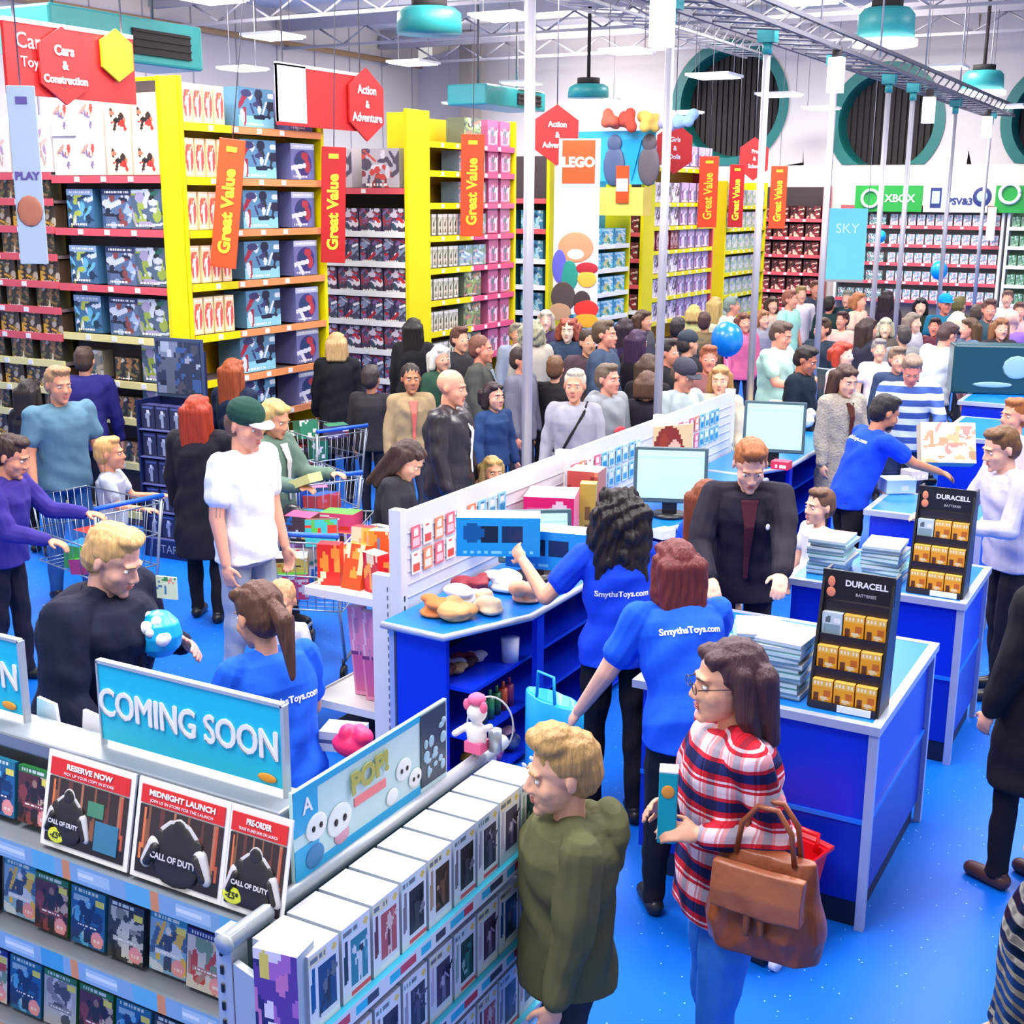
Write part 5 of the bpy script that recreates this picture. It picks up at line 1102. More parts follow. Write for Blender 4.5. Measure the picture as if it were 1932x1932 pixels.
# keyboard, pouch and counter oddments
def blobthing(name, p, parts, m, label, cat, vox=.008, seed=1, group=None, rz=0):
    a = MB()
    for c, r in parts: a.ell(c, r, n=12)
    o = bake(a, name, m, vox, None, smooth=1, fold=.004, seed=seed); o.location = p; o.rotation_euler.z = rz; return tag(o, label, cat, group)
bagc = [('f0a868', 'orange'), ('f6d8b0', 'cream'), ('f2f0ee', 'white'), ('f2b08c', 'peach'), ('8c2838', 'maroon'), ('f8f4ea', 'ivory'), ('e88848', 'amber')]
spots = [(-3.28, 5.3), (-3.2, 5.5), (-3.4, 5.55), (-3.1, 5.75), (-3.45, 5.78), (-3.3, 5.85), (-3.4, 5.3)]
for k, ((c_, w_), (x, y)) in enumerate(zip(bagc, spots)):
    R = random.Random(k); blobthing('paper_bag', (x, y, .9), [((R.uniform(-.06, .06), R.uniform(-.05, .05), R.uniform(.03, .09)), (R.uniform(.04, .09), R.uniform(.04, .07), R.uniform(.02, .05))) for _ in range(5)]+[((0, 0, .02), (.09, .08, .02))], mat('paper'+c_, c_, .6), 'crumpled %s paper bag in the heap on the nearest till desk' % w_, 'paper bag', seed=k, group='paper bags on the nearest desk')
a = MB(); a.cyl((0, 0, 0), (0, 0, .13), .045, .05, n=18); tag(a.build('cup', white, None, (-3.13, 5.62, .6)), 'white paper cup on the middle shelf of the nearest till desk', 'cup')
R = random.Random(11)
for k in range(6):
    c_ = ['6c3424', 'b89a60', 'd8d4cc', '503028', '9c3c3c', 'e8e0d0'][k]; blobthing('crumpled_packet', (-3.32+.04*(k % 2), 5.25+.05*k, .6), [((0, 0, .03), (.06, .04, .03)), ((.03, .02, .05), (.04, .03, .02)), ((-.03, -.01, .04), (.03, .05, .02))], mat('packet'+c_, c_, .6), 'crumpled %s packet on the middle shelf of the till desk' % ['brown', 'tan', 'grey', 'dark brown', 'wine red', 'cream'][k], 'packet', seed=k, group='packets on the desk shelf')
for k in range(5):
    c_ = ['2c7c4c', '3c8c5c', '2c6c3c', 'c8582c', '9c3c6c'][k]; a = MB(); a.cyl((0, 0, 0), (0, 0, .12), .025, n=12).cyl((0, 0, .12), (0, 0, .16), .01, n=8); tag(a.build('bottle', mat('bot'+c_, c_, .3), None, (-3.14, 5.35+.07*k, .34)), '%s bottle standing on the lower shelf of the till desk' % ['dark green', 'mid green', 'forest green', 'orange', 'purple'][k], 'bottle', 'bottles on the lower desk shelf')
for k in range(6):
    c_ = ['d84c3c', 'e8b03c', '7c3c8c', 'c83c6c', '3c5c9c', 'd8a8c0'][k]; blobthing('sweet_packet', (-3.16-.08*(k % 2), 5.3+.09*k, .06), [((0, 0, .04), (.06, .05, .04)), ((.02, .03, .06), (.04, .03, .03))], mat('packet'+c_, c_, .5), '%s packet on the floor shelf of the nearest till desk' % ['red', 'yellow', 'violet', 'magenta', 'blue', 'pale pink'][k], 'packet', seed=k+3, group='packets on the floor shelf')
# cartons by the curly haired cashier
A = Art(24, 14, '1c9ce0'); A.rect(.3, .35, .52, .8, '10203c').rect(.56, .35, .78, .75, '14305c').ell(.2, .6, .12, .25, '0a5c9c').text(3, .1, .08, .9, .16, '8ce0f0')
cb = artbox('tablet_box', .42, .16, .2, A, '0f7cc4', 'b4c4d0', .25)
p = PX(1028, 1075, -2.88); place(cb, 'tablet_box', (p.x, p.y, p.z), radians(12), 'blue boxed gadget lifted by the curly haired cashier', 'box')
p2 = PX(940, 1050, -3.05); place(cb, 'tablet_box', (p2.x, p2.y, p2.z), radians(28), 'blue boxed gadget just behind the lifted one', 'box')
A = Art(14, 14, 'e0206c'); A.rect(.1, .2, .6, .8, 'f05c94').ell(.7, .7, .2, .2, 'f4d0dc').text(1, .15, .4, .55, .5, 'f8e0e8')
pb = artbox('pink_box', .3, .3, .3, A, 'e87898', 'f0c8d8', .3); q = PX(1035, 960, -3.35); place(pb, 'toy_carton', (q.x, q.y, 1.0+.0), radians(20), 'bright pink toy carton beside the first pole on the till desk', 'toy box')
q = PX(1085, 950, -3.4); place(artbox('red_box', .2, .2, .3, Art(8, 10, 'b84c48').blobs(2, ['d87c6c', '8c2c2c'], 5), 'a84440', 'e8c8a0', .3), 'toy_carton', (q.x, q.y+.1, 1.05), radians(10), 'dull red carton behind the bright pink one', 'toy box')
q = PX(1108, 985, -3.3); place(artbox('gold_doll', .1, .1, .4, Art(6, 14, 'b8a040').hero(.5, .1, .7, '7c5c24', 'e8c89c'), 'a89038', 'd8c060', .3), 'toy_carton', (q.x, q.y, .905), radians(20), 'narrow gold carton left of the curly haired cashier', 'toy box')
# teal carrier bag opened by the red haired cashier
p = PX(1165, 1330, -2.2); p.z = 0; a = MB(); n = 20
def bagr(z, rx, ry, k=0): return [(rx*cos(2*pi*j/n)*(1+.08*sin(5*j+k)), ry*sin(2*pi*j/n)*(1+.08*cos(4*j+k)), z) for j in range(n)]
t = empty('carrier_bag', (-2.42, 4.75, .38), radians(-20), 'large teal carrier bag hanging at the near till', 'bag')
a.loft([bagr(0, .12, .05), bagr(.02, .17, .09), bagr(.25, .18, .08, 1), bagr(.45, .17, .07, 2), bagr(.46, .155, .055, 2), bagr(.1, .15, .06)]); a.build('sack', mat('teal_plastic', '1a9ed8', .3), t)
a = MB(); a.tube([(.06, -.05, .45), (.05, -.05, .58), (-.05, -.05, .58), (-.06, -.05, .45)], .008, n=6); a.build('handle', mat('teal_plastic', '1a9ed8', .3), t)
a = MB()
for k in range(5): a.ell((-.1+.05*k, -.085, .12+.05*(k % 3)), (.018, .004, .012))
a.build('print', white, t)
# white queue shelving on the far side of the panel
S_ = empty('queue_shelf', (-4.28, 5.35, 0), 0, 'white queue-side shelf rack against the back of the till panel', 'shelving')
for z in (.25, .9):
    a = MB(); a.box(0, 0, z-.025, .6, 1.6, z); a.box(0, -.01, z-.035, .62, 0, z+.01); a.box(-.01, 0, z-.035, 0, 1.6, z+.01); a.build('shelf', post, S_)
a = MB(); a.box(.56, .02, .1, .6, 1.6, 1.1); a.build('back_panel', post, S_)
a = MB(); a.box(.08, .03, 0, .6, 1.58, .08); a.build('plinth', kick, S_)
tp = artbox('tall_pink_box', .1, .05, .52, Art(8, 24, 'e890b8').rect(.1, .05, .9, .45, 'd0609c').line(.2, .5, .4, .95, .06, 'f4c8dc').rect(0, .46, 1, .5, '7c3c78').hero(.5, .5, .45, 'c888b8', 'f0d0c8'), 'd8a0c4', 'f0c0d8', .3)
for k in range(4): o = place(tp, 'tall_doll_box', (-3.72-.105*k, 5.4+.04*k, .256), 0, 'tall pink doll box on the low white shelf, %s from the post' % ['first', 'second', 'third', 'fourth'][k], 'toy box', 'tall pink boxes'); o.rotation_euler.y = radians(-5)
A = Art(10, 10, 'd8d0e8'); place(artbox('lilac', .2, .2, .22, A, 'c4b8dc', 'e8e0f0'), 'toy_carton', (-4.12, 5.75, .905-.55), 0, 'lilac carton at the left end of the low white shelf', 'toy box')
R = random.Random(5); tc_ = ['e02818', 'f05020', 'd81c2c', 'f09030', 'f0e0b0', 'e83c28', 'c81420', '4c4c8c', 'f8d060', 'e86430', 'd02030', 'f0b890', '6c8cb8', 'e84c3c', 'd8c8a0', 'c83040']
tw_ = 'scarlet|orange|crimson|amber|cream|tomato red|deep red|indigo|yellow|burnt orange|cherry red|peach|steel blue|coral red|sand|brick red'.split('|')
for k in range(16):
    x = -4.2+.14*(k % 4)+R.uniform(-.02, .02); y = 5.45+.16*((k//4) % 4); hgt = .16+.1*R.random()
    me = artbox('snack_pack', .13, .08, hgt, Art(8, 12, tc_[k]).blobs(k, ['f8e8c0', tc_[(k+3) % 16], 'f8a040'], 6, r=.25), tc_[k], tc_[(k+2) % 16], .3, tilt=radians(R.uniform(-15, 5)))
    place(me, 'snack_pack', (x, y, .902), R.uniform(-.4, .4), '%s toy packet in the bright heap on the white queue shelf' % tw_[k], 'toy packet', 'packets heaped on the queue shelf')
q = V((-3.8, 5.62, .902)); place(artbox('red_tall', .1, .1, .38, Art(6, 12, 'e02c24').text(2, .1, .3, .9, .4, 'ffd0a0'), 'c81c1c', 'f07060'), 'snack_pack', q, 0, 'tallest red packet beside the white post on the queue shelf', 'toy packet')
# dark display stand on the left floor
D2 = empty('figure_stand', (-7.9, 7.7, 0), radians(4), 'tall dark navy cardboard stand of figures on the left floor', 'display stand'); nv = mat('navy_card', '161c4a', .4)
a = MB(); a.box(0, .3, 0, .5, .33, 1.75); a.box(0, 0, 0, .02, .3, 1.35).box(.48, 0, 0, .5, .3, 1.35); a.box(0, 0, 0, .5, .3, .16); a.build('body', nv, D2)
a = MB(); a.prism([(0, 1.35), (.5, 1.35), (.5, 1.85), (0, 1.85)], .28, .3); a.build('header', mat('header_greyblue', '3c4c6c', .4), D2); place(artbox('header_picture', .46, .004, .44, Art(20, 20, '2c3854').blobs(8, ['7c88a4', '1c2440', 'a8b4c8', '3c5c94', '4c4c5c'], 22, r=.16).hero(.3, .05, .8, '5c6478', 'c8ccd8').hero(.72, .05, .7, '303850', '9ca4b8'), '20283c'), 'header_picture', (.25, .275, 1.38), parent=D2)
letters('STAR', 'lettering', mat('pic_grey', '8c98b0', .4), D2, faceY(.25, -.004, .08), size=.1, ext=.001)
fp = artbox('dark_pack', .14, .1, .2, Art(10, 14, '2c2c4c').hero(.5, .1, .7, '9ca4b8', 'e8e8f0').rect(.1, .85, .9, .95, '5c68a8'), '20204c', '38386c', .3)
M_ = Matrix.Translation(D2.location) @ rotz(radians(4))
for k in range(5):
    z = .17+.235*k; a = MB(); a.box(.02, 0, z-.01, .48, .28, z); a.build('shelf', mat('grey_violet_card', '6468a0', .4), D2)
    for j in range(3): place(fp, 'figure_pack', M_ @ V((.1+.15*j, .03, z+.002)), radians(4), 'dark figure pack on the %s tier of the navy floor stand' % ORD[k], 'figure pack', 'figure packs on the %s tier of the navy stand' % ORD[k])
# trolleys
def trolley(x, y, rz, label, cc='a8b0bc'):
    t = empty('shopping_trolley', (x, y, 0), rz, label, 'shopping trolley'); wm = mat('chrome_wire', cc, .3, .6)
    def cor(z, k): sx = .25+.04*k; y0 = -.38-.06*k; y1 = .36+.06*k; return [(-sx, y0, z), (sx, y0, z), (sx*.85, y1, z), (-sx*.85, y1, z)]
    a = MB(); lo, hi = cor(.5, 0), cor(.95, 1)
    for c_ in (lo, hi, [tuple((V(p)+V(q))/2) for p, q in zip(lo, hi)]): a.tube(list(c_)+[c_[0]], .006, n=5)
    for i in range(4):
        for j in range(9): u = j/9; p = V(lo[i]).lerp(V(lo[(i+1) % 4]), u); q = V(hi[i]).lerp(V(hi[(i+1) % 4]), u); a.tube([p, q], .003, n=4)
    for j in range(10): u = j/9; a.tube([V(lo[0]).lerp(V(lo[3]), u), V(lo[1]).lerp(V(lo[2]), u)], .003, n=4)
    a.build('basket', wm, t)
    a = MB(); 
    for sx in (-1, 1): a.tube([(sx*.26, -.46, 1.0), (sx*.24, -.4, .5), (sx*.24, -.3, .15), (sx*.2, .38, .15)], .011, n=6)
    a.build('frame', wm, t); a = MB(); a.tube([(-.27, -.47, 1.01), (.27, -.47, 1.01)], .017, n=8); a.build('handle', mat('blue_grip', '1c5cc8', .4), t)
    for sx, sy in ((-.22, -.28), (.22, -.28), (-.2, .36), (.2, .36)): a = MB(); a.cyl((sx-.012, sy, .055), (sx+.012, sy, .055), .055, n=14); a.cyl((sx, sy, .06), (sx, sy, .15), .01, n=6); a.build('wheel', black, t)
    return t
def load(t, n, seed, who, z=.52, pal=None):
    R = random.Random(seed); M_ = Matrix.Translation(t.location) @ rotz(t.rotation_euler.z)
    pal = pal or [('e8487c', 'pink'), ('58b848', 'green'), ('2c7cc8', 'blue'), ('e03828', 'red'), ('f0d060', 'yellow'), ('f0f0f4', 'white'), ('8c5cb8', 'purple'), ('f08830', 'orange'), ('3cb8b8', 'turquoise'), ('5c3c30', 'brown')]
    for k in range(n):
        c_, nm = pal[k % len(pal)]; w_, d_, h_ = R.uniform(.14, .24), R.uniform(.1, .18), R.uniform(.1, .2)
        me = artbox('toy_carton', w_, d_, h_, Art(10, 10, c_).blobs(k+seed, ['f8f0f0', pal[(k+3) % len(pal)][0], pal[(k+5) % len(pal)][0]], 7, r=.22), c_, pal[(k+1) % len(pal)][0], .3, tilt=R.uniform(-.2, .2))
        place(me, 'toy_carton', M_ @ V((R.choice([-.11, .09]), -.26+.16*(k % 4), z+.18*(k//4))), t.rotation_euler.z+R.uniform(-.4, .4), '%s toy carton heaped in the trolley %s' % (nm, who), 'toy box', 'cartons in the trolley '+who)
t1 = trolley(-6.75, 6.1, radians(80), 'wire trolley in front of the man in the grey-blue polo'); load(t1, 3, 2, 'before the polo shirt man')
t2 = trolley(-4.95, 6.35, radians(20), 'loaded wire trolley right of the blonde woman in green'); load(t2, 12, 5, 'right of the blonde woman in green')
t3 = trolley(-6.05, 7.6, radians(60), 'wire trolley with blue sides behind the long haired woman'); load(t3, 8, 9, 'behind the long haired woman', pal=[('1c4ca8', 'royal blue'), ('2c5c8c', 'denim blue'), ('e07098', 'rose'), ('3c3c5c', 'slate'), ('d84848', 'red')])
t4 = trolley(-7.2, 9.2, radians(70), 'wire trolley piled with dark toys in the second aisle'); load(t4, 10, 12, 'in the second aisle', pal=[('3c3438', 'charcoal'), ('8c2838', 'wine red'), ('d8d8d0', 'grey'), ('5c4c7c', 'mauve'), ('2c7c5c', 'green')])
for k, (px, py, c_, nm) in enumerate([(1445, 792, 'e8d8b0', 'cream'), (1492, 782, 'd8c4a0', 'sand'), (1510, 800, 'ece4e0', 'off-white')]):
    p = P(px, py, .96); blobthing('paper_bag', (p.x, p.y, .93), [((0, 0, .07), (.14, .09, .08)), ((.06, .02, .13), (.08, .06, .06)), ((-.07, 0, .1), (.06, .05, .07))], mat('paper'+c_, c_, .6, var=.3), 'crumpled %s shopping bag on the far till desk' % nm, 'shopping bag', .012, seed=k, group='shopping bags on the far desk')
# red wheeled basket by the counter
t = empty('wheeled_basket', (-1.35, 4.62, .0), radians(-15), 'red wheeled shopping basket by the foot of the nearest counter', 'shopping basket'); rp_ = mat('red_plastic', 'd8101c', .3)
def rr(z, x, y, yo): x *= .78; y *= .8; return [(x*c_, y*s_+yo, z) for c_, s_ in ((-1, -1), (-.5, -1.06), (.5, -1.06), (1, -1), (1.04, 0), (1, 1), (.5, 1.06), (-.5, 1.06), (-1, 1), (-1.04, 0))]
a = MB(); a.loft([rr(.05, .1, .15, 0), rr(.06, .13, .18, 0), rr(.28, .16, .21, .01), rr(.42, .18, .235, .02), rr(.43, .2, .255, .02), rr(.415, .2, .255, .02), rr(.41, .168, .22, .02), rr(.09, .12, .16, 0)], smooth=False); a.build('tub', rp_, t)
a = MB(); a.tube([(-.1, .17, .4), (-.1, .19, .47), (.1, .19, .47), (.1, .17, .4)], .012, n=8); a.build('pull_handle', rp_, t)
for sx in (-1, 1): a = MB(); a.cyl((sx*.12-.015, -.12, .03), (sx*.12+.015, -.12, .03), .03, n=14); a.build('wheel', white, t)
a = MB(); a.box(-.08, -.15, .02, .08, -.08, .06); a.build('foot', black, t)
# counters' loose goods
p = P(1795, 845, 1.05); t = place(artbox('printed_bag', .44, .14, .34, Art(30, 24, 'ecdcc0').blobs(6, ['c8a070', 'e8c890', 'b88868', 'f4ecd8', 'd87c74', 'a8845c'], 26, r=.13), 'e4d4b4', 'f4ece0', .3, tilt=-radians(24)), 'printed_bag', (p.x, p.y-.05, .935), 0, 'cream printed carrier bag packed at the third counter', 'bag')
t.rotation_euler.z = radians(25)
for k, (px, py, c_, nm, w_) in enumerate([(1470, 885, 'd8304c', 'red and black', .14), (1600, 845, '3c1c5c', 'dark violet', .18), (1700, 930, 'c8e8f0', 'ice blue', .22), (1735, 905, 'e8e0d8', 'beige', .16), (1262, 1015, 'f0f4f8', 'white', .12), (1450, 795, 'f0d890', 'straw coloured', .3), (1490, 780, 'e8d4b8', 'light tan', .26)]):
    p = P(px, py, .94); place(artbox('goods', w_, w_*.8, w_*.45, Art(8, 5, c_).text(k, .1, .3, .9, .6, 'ffffff'), c_, c_, .3), 'boxed_goods', (p.x, p.y, .935), .3*k, '%s boxed item lying on a till counter' % nm, 'box')
balloon(1372, 640, -4.6, .17, '0a78e0', 'deep blue balloon low among the crowd behind the grey caps')
# pink ruffled bag behind the stand header
blobthing('ruffled_bag', PY(665, 1405, 3.55), [((0, 0, 0), (.09, .05, .05)), ((.05, 0, .04), (.04, .04, .04)), ((-.02, 0, .04), (.04, .04, .04)), ((.02, .02, .06), (.03, .03, .02))], mat('hot_pink', 'f02c6c', .5), 'hot pink ruffled packet behind the header board', 'packet', .007)
p = PY(640, 1420, 3.6); place(artbox('striped_pack', .16, .12, .08, Art(10, 5, 'c8d0e0').rect(0, .4, 1, .6, '4c5c8c'), 'b8c0d8', 'e0e0f0'), 'striped_pack', p, .3, 'pale striped pack under the hot pink packet', 'packet')
# ---------------------------------------------------------------- the people, nearest first
def bag_tote(i):
    s = i['s']
    c = PY(1425, 1600, 3.42)
def holdbox(i): pass
BLUE = '1244d8'
# plaid shirt material
def plaid():
    m = mat('plaid_flannel', 'ffffff', .85, var=0, spec=.2); nt = m.node_tree; N = nt.nodes; L = nt.links.new; b = N['Principled BSDF']
    tc = N.new('ShaderNodeTexCoord'); sp = N.new('ShaderNodeSeparateXYZ'); L(tc.outputs['Object'], sp.inputs[0])
    add = N.new('ShaderNodeMath'); add.operation = 'ADD'; L(sp.outputs[0], add.inputs[0]); L(sp.outputs[1], add.inputs[1])
    def ramp(src, scale, off):
        m1 = N.new('ShaderNodeMath'); m1.operation = 'MULTIPLY_ADD'; m1.inputs[1].default_value = scale; m1.inputs[2].default_value = off; L(src, m1.inputs[0])
        fr = N.new('ShaderNodeMath'); fr.operation = 'FRACT'; L(m1.outputs[0], fr.inputs[0])
        r = N.new('ShaderNodeValToRGB'); r.color_ramp.interpolation = 'CONSTANT'; e = r.color_ramp.elements; cols = [(0, 'f4e8ee'), (.16, 'd83048'), (.24, 'f4e8ee'), (.3, 'd02840'), (.46, '24306c'), (.74, 'd83048'), (.84, 'f0dce4')]
        e[0].position = 0; e[0].color = lin(cols[0][1])+(1,); e[1].position = .16; e[1].color = lin(cols[1][1])+(1,)
        for p_, c_ in cols[2:]: q_ = e.new(p_); q_.color = lin(c_)+(1,)
        L(fr.outputs[0], r.inputs[0]); return r.outputs[0]
    mx = N.new('ShaderNodeMix'); mx.data_type = 'RGBA'; mx.blend_type = 'MULTIPLY'; mx.inputs[0].default_value = .62
    L(ramp(sp.outputs[2], 8.5, .1), mx.inputs[6]); L(ramp(add.outputs[0], 8.0, .3), mx.inputs[7]); L(mx.outputs[2], b.inputs['Base Color'])
    return m
def stripes(c1, c2, sc):
    m = mat('striped'+c1, c1, .85, var=0, spec=.2); nt = m.node_tree; N = nt.nodes; L = nt.links.new
    tc = N.new('ShaderNodeTexCoord'); sp = N.new('ShaderNodeSeparateXYZ'); L(tc.outputs['Object'], sp.inputs[0]); ma = N.new('ShaderNodeMath'); ma.operation = 'MULTIPLY'; ma.inputs[1].default_value = sc; L(sp.outputs[2], ma.inputs[0])
    fr = N.new('ShaderNodeMath'); fr.operation = 'FRACT'; L(ma.outputs[0], fr.inputs[0]); r = N.new('ShaderNodeValToRGB'); r.color_ramp.interpolation = 'CONSTANT'; r.color_ramp.elements[0].color = lin(c1)+(1,); r.color_ramp.elements[1].position = .5; r.color_ramp.elements[1].color = lin(c2)+(1,)
    L(fr.outputs[0], r.inputs[0]); L(r.outputs[0], N['Principled BSDF'].inputs['Base Color']); return m
def quilted():
    m = mat('quilted_nylon', '14141e', .35, var=.05, spec=.6); nt = m.node_tree; N = nt.nodes; L = nt.links.new
    tc = N.new('ShaderNodeTexCoord'); w_ = N.new('ShaderNodeTexWave'); w_.bands_direction = 'Z'; w_.inputs['Scale'].default_value = 8; w_.inputs['Distortion'].default_value = 2
    bp = N.new('ShaderNodeBump'); bp.inputs['Strength'].default_value = 1; bp.inputs['Distance'].default_value = .04; L(tc.outputs['Object'], w_.inputs[0]); L(w_.outputs['Fac'], bp.inputs['Height']); L(bp.outputs['Normal'], N['Principled BSDF'].inputs['Normal']); return m
tanl = mat('tan_leather', '8c4a2c', .4, var=.22, nscale=12, bump=.3, bscale=16)
# woman in plaid
def plaidx(i):
    s = i['s']
pl = person('woman in red and navy plaid shirt and glasses, brown bag on her arm', 1378, 1210, 1.71, face=-72, q=2, top=('shirt', 'x', plaid()), legs='2f78d0', hair=('bob', '4a3038', .04), female=True, build=1.22, skin='e6b8a0', glasses=True,
       armL=((.14, -.42, -1), (-.12, .93, .12)), armR=((.1, -.25, -1), (-.45, 1, .1)), nod=4, step=.04)
# tote bag hung on the crook of her arm
c = PX(1446, 1682, -.99)
def tote(c, rz, label):
    t = empty('tote_bag', c, rz, label, 'bag'); n = 24
    def rg(z, x, y, sk=0): return [(x*(abs(cos(a_))**.5)*(1 if cos(a_) > 0 else -1)+sk, y*sin(a_)*(1+.12*sin(7*a_+z*20)), z) for a_ in [2*pi*j/n for j in range(n)]]
    a = MB(); a.loft([rg(-.17, .16, .05), rg(-.165, .175, .07), rg(-.08, .185, .085), rg(.02, .17, .075), rg(.1, .155, .05), rg(.15, .145, .03), rg(.152, .13, .015)])
    bake(a, 'bag_body', tanl, .006, t, smooth=1, fold=.006, seed=2)
    a = MB(); a.loft([[(x, -.085-.012*cos(x*9)-.02*(z < .06), z) for x in np.linspace(-.14, .14, 9)]+[(x, -.06, z) for x in np.linspace(.14, -.14, 9)] for z in (-.01, .05, .13)], smooth=True); bake(a, 'flap', mat('tan_leather_flap', '98583a', .4, var=.18, nscale=14, bump=.3, bscale=16), .006, t, smooth=1, fold=.003)
    for sy in (-1, 1): a = MB(); a.tube([(-.09, sy*.03, .14), (-.075, sy*.03, .24), (-.03, sy*.025, .3), (.03, sy*.025, .3), (.075, sy*.03, .24), (.09, sy*.03, .14)], .009, n=8); a.build('handle', tanl, t)
    a = MB(); a.tube([(-.09, -.05, .12), (-.07, -.06, .09), (-.1, -.06, .07), (-.09, -.05, .12)], .008, n=6); a.cap((-.02, -.1, .0), (-.02, -.105, -.07), .014, .01, n=8).cap((.02, -.1, .0), (.025, -.105, -.06), .014, .01, n=8); a.build('tassel', mat('dark_tan', '7a4428', .5), t); return t
tote(c+V((0, 0, -.02)), radians(-2), 'big brown leather tote bag hanging from the plaid woman\'s arm')
sh, el, wr, sg = pl['arms']['L']; d_ = (wr-el).normalized(); p = pl['MI'].inverted() @ ((wr+d_*.1)*pl['s']+V((-.03, 0, .085)))
t = empty('snack_tube', p, radians(20), 'teal box with an orange logo held upright by the plaid woman', 'box'); a = MB(); a.box(-.028, -.028, -.13, .028, .028, .1); a.build('carton', mat('teal_carton', '18a4b4', .3), t, bevel=.004)
a = MB(); a.box(-.028, -.028, .1, .028, .028, .105); a.build('lid', white, t); a = MB(); a.ell((0, -.029, .04), (.02, .003, .022), n=14); a.build('logo', mat('orange_logo', 'e89a30', .4), t)
# boy in the hoodie
def boyx(i):
    pass
person('fair haired boy in an olive hoodie looking at the boxed figures', 1062, 1383, 1.5, face=-78, q=2, top=('hoodie', '595a3c'), legs='2a3038', hair=('quiff', 'b8925c'), skin='ecbfa8', nod=8, build=1.25, armL=((.1, .1, -1), (.0, .25, -1)), armR=((.2, .05, -1), (.1, .3, -1)))
# cashiers
i = person('cashier with a dark red bob bending forward with arm reaching down', 1275, 1020, 1.68, face=200, q=2, top=('tee', '1658e0'), legs='15151c', hair=('bob', '6c2a2c', .02), female=True, build=1.3, lean=24, skin='e8c0b0', armL=('to', P(1070, 1375, .78)), armR=((.3, .7, -.6), (-.1, 1, -.2)), step=.1)
back_print(i)
i = person('cashier with long dark curly hair lifting a blue carton', 1168, 922, 1.68, face=190, q=2, top=('tee', BLUE), legs='15151c', hair=('curly', '241c1e', .24), female=True, build=1.15, lean=4, armL=('to', PX(988, 1060, -2.86)), armR=((.25, .5, -.8), (-.1, 1, .2)))
back_print(i, z=1.24)
i = person('cashier with a brown ponytail and blue top behind the near stand', 485, 1103, 1.62, face=-148, q=2, top=('tee', '1c5fe0'), legs='15151c', hair=('pony', '5c3c30', .1), female=True, build=1.2, skin='dca890', lean=10, nod=14, armL=((.3, .25, -.9), (0, .6, -.5)), armR=((.25, .2, -.9), (0, .6, -.5)))
back_print(i, z=1.27)
i = person('bearded dark haired cashier reaching right across the third counter', 1672, 748, 1.7, face=118, q=1, top=('tee', BLUE), legs='15151c', hair=('short', '1c1a1e'), skin='c08a6c', beard='1c1a1e', lean=20, nod=15, build=1.1, armR=('to', PX(1790, 900, -1.62)), armL=((.4, .2, -.8), (.1, .6, -.6)))
back_print(i, z=1.36)
i = person('cashier with a long auburn ponytail behind the ginger haired man', 1338, 905, 1.43, face=150, q=1, top=('tee', '1650e4'), legs='15151c', hair=('long', '7c3c20', .1), female=True, skin='e0b8a0')
back_print(i)
# customers at the counters
i = person('young ginger haired man in a dark jacket leaning over the nearest counter', 1418, 836, 1.8, face=8, q=2, top=('jacket', '211d2b'), legs='20202c', hair=('quiff', 'a06034'), skin='eec0ac', nod=26, lean=9, build=1.0, inner='4a1c2c', armL=('to', P(1475, 1152, 1.0)), armR=('to', P(1338, 1090, 1.08)))
a = MB(); a.ell((0, 0, 0), (.012, .004, .018)); o = a.build('badge', white, i['root'])
o.location = i['sp'](1.3)+i['fw']*.165+i['rt']*.1
i = person('man in a pale grey shirt with dark waistcoat at the right edge', 1892, 808, 1.72, face=-60, q=2, top=('shirt', 'b9b6cc'), legs='1a1a22', hair=('short', '6c4a2c'), skin='e8bca8', nod=14, lean=9, armR=((.2, .4, -.9), (-.1, 1, .0)), armL=((.2, .3, -.9), (0, 1, .1)), build=1.05)
person('ginger haired man cut by the right edge above the grey shirt man', 1918, 752, 1.63, face=-50, q=1, top=('long', 'd8c8c4'), legs='222230', hair=('short', 'a05c2c'), skin='e0a890')
person('person in a long black coat cut by the right edge', 1995, 985, 1.7, face=-120, q=1, top=('coat', '15151b'), legs='14141a', hair=('long', '2a2020', .1), female=True, shoes='4a2c24')
person('person in a black quilted jacket at the bottom right corner', 2045, 1500, 1.62, face=-75, q=2, top=('jacket', '14141e', quilted()), legs='14141a', hair=('long', '2a2020', .1), female=True, build=1.3)
person('small brown haired boy in white behind the brochure stacks', 1548, 922, 1.2, face=-50, q=1, top=('tee', 'e4e4de'), legs='3c4c7c', hair=('short', '6c4c38'), skin='ecc4ae')
# left side
person('heavy fair haired man in a dark navy coat looking down at the left', 210, 998, 1.8, face=55, q=2, top=('coat', '151a30'), legs='15151f', hair=('short', 'd8ac74'), skin='e6b8b0', nod=22, lean=10, build=1.6, inner='2c2430', armL=('to', PX(345, 1215, -3.6)), armR=((.2, .1, -.9), (0, .5, -.7)))
person('stocky young person in a purple-blue fleece at the left edge', 18, 824, 1.62, face=65, q=2, top=('long', '3a2f86'), legs='1c1c2c', hair=('short', '3a2620'), skin='dfa284', nod=18, lean=8, build=1.25, armL=((.1, .6, -.7), (0, 1, -.1)), armR=((.15, .4, -.9), (.0, 1, -.2)))
person('man in a grey-blue polo shirt and jeans at the upper left', 108, 692, 1.8, face=25, q=1, top=('tee', '54788e'), legs='2f5f96', hair=('short', 'a8805c'), skin='dba084', build=1.25, nod=6)
person('person in a navy jacket facing the far left shelves', 158, 655, 1.72, face=165, q=1, top=('jacket', '221f66'), legs='1c1c2c', hair=('short', '4a3830'), lean=10, build=1.1)
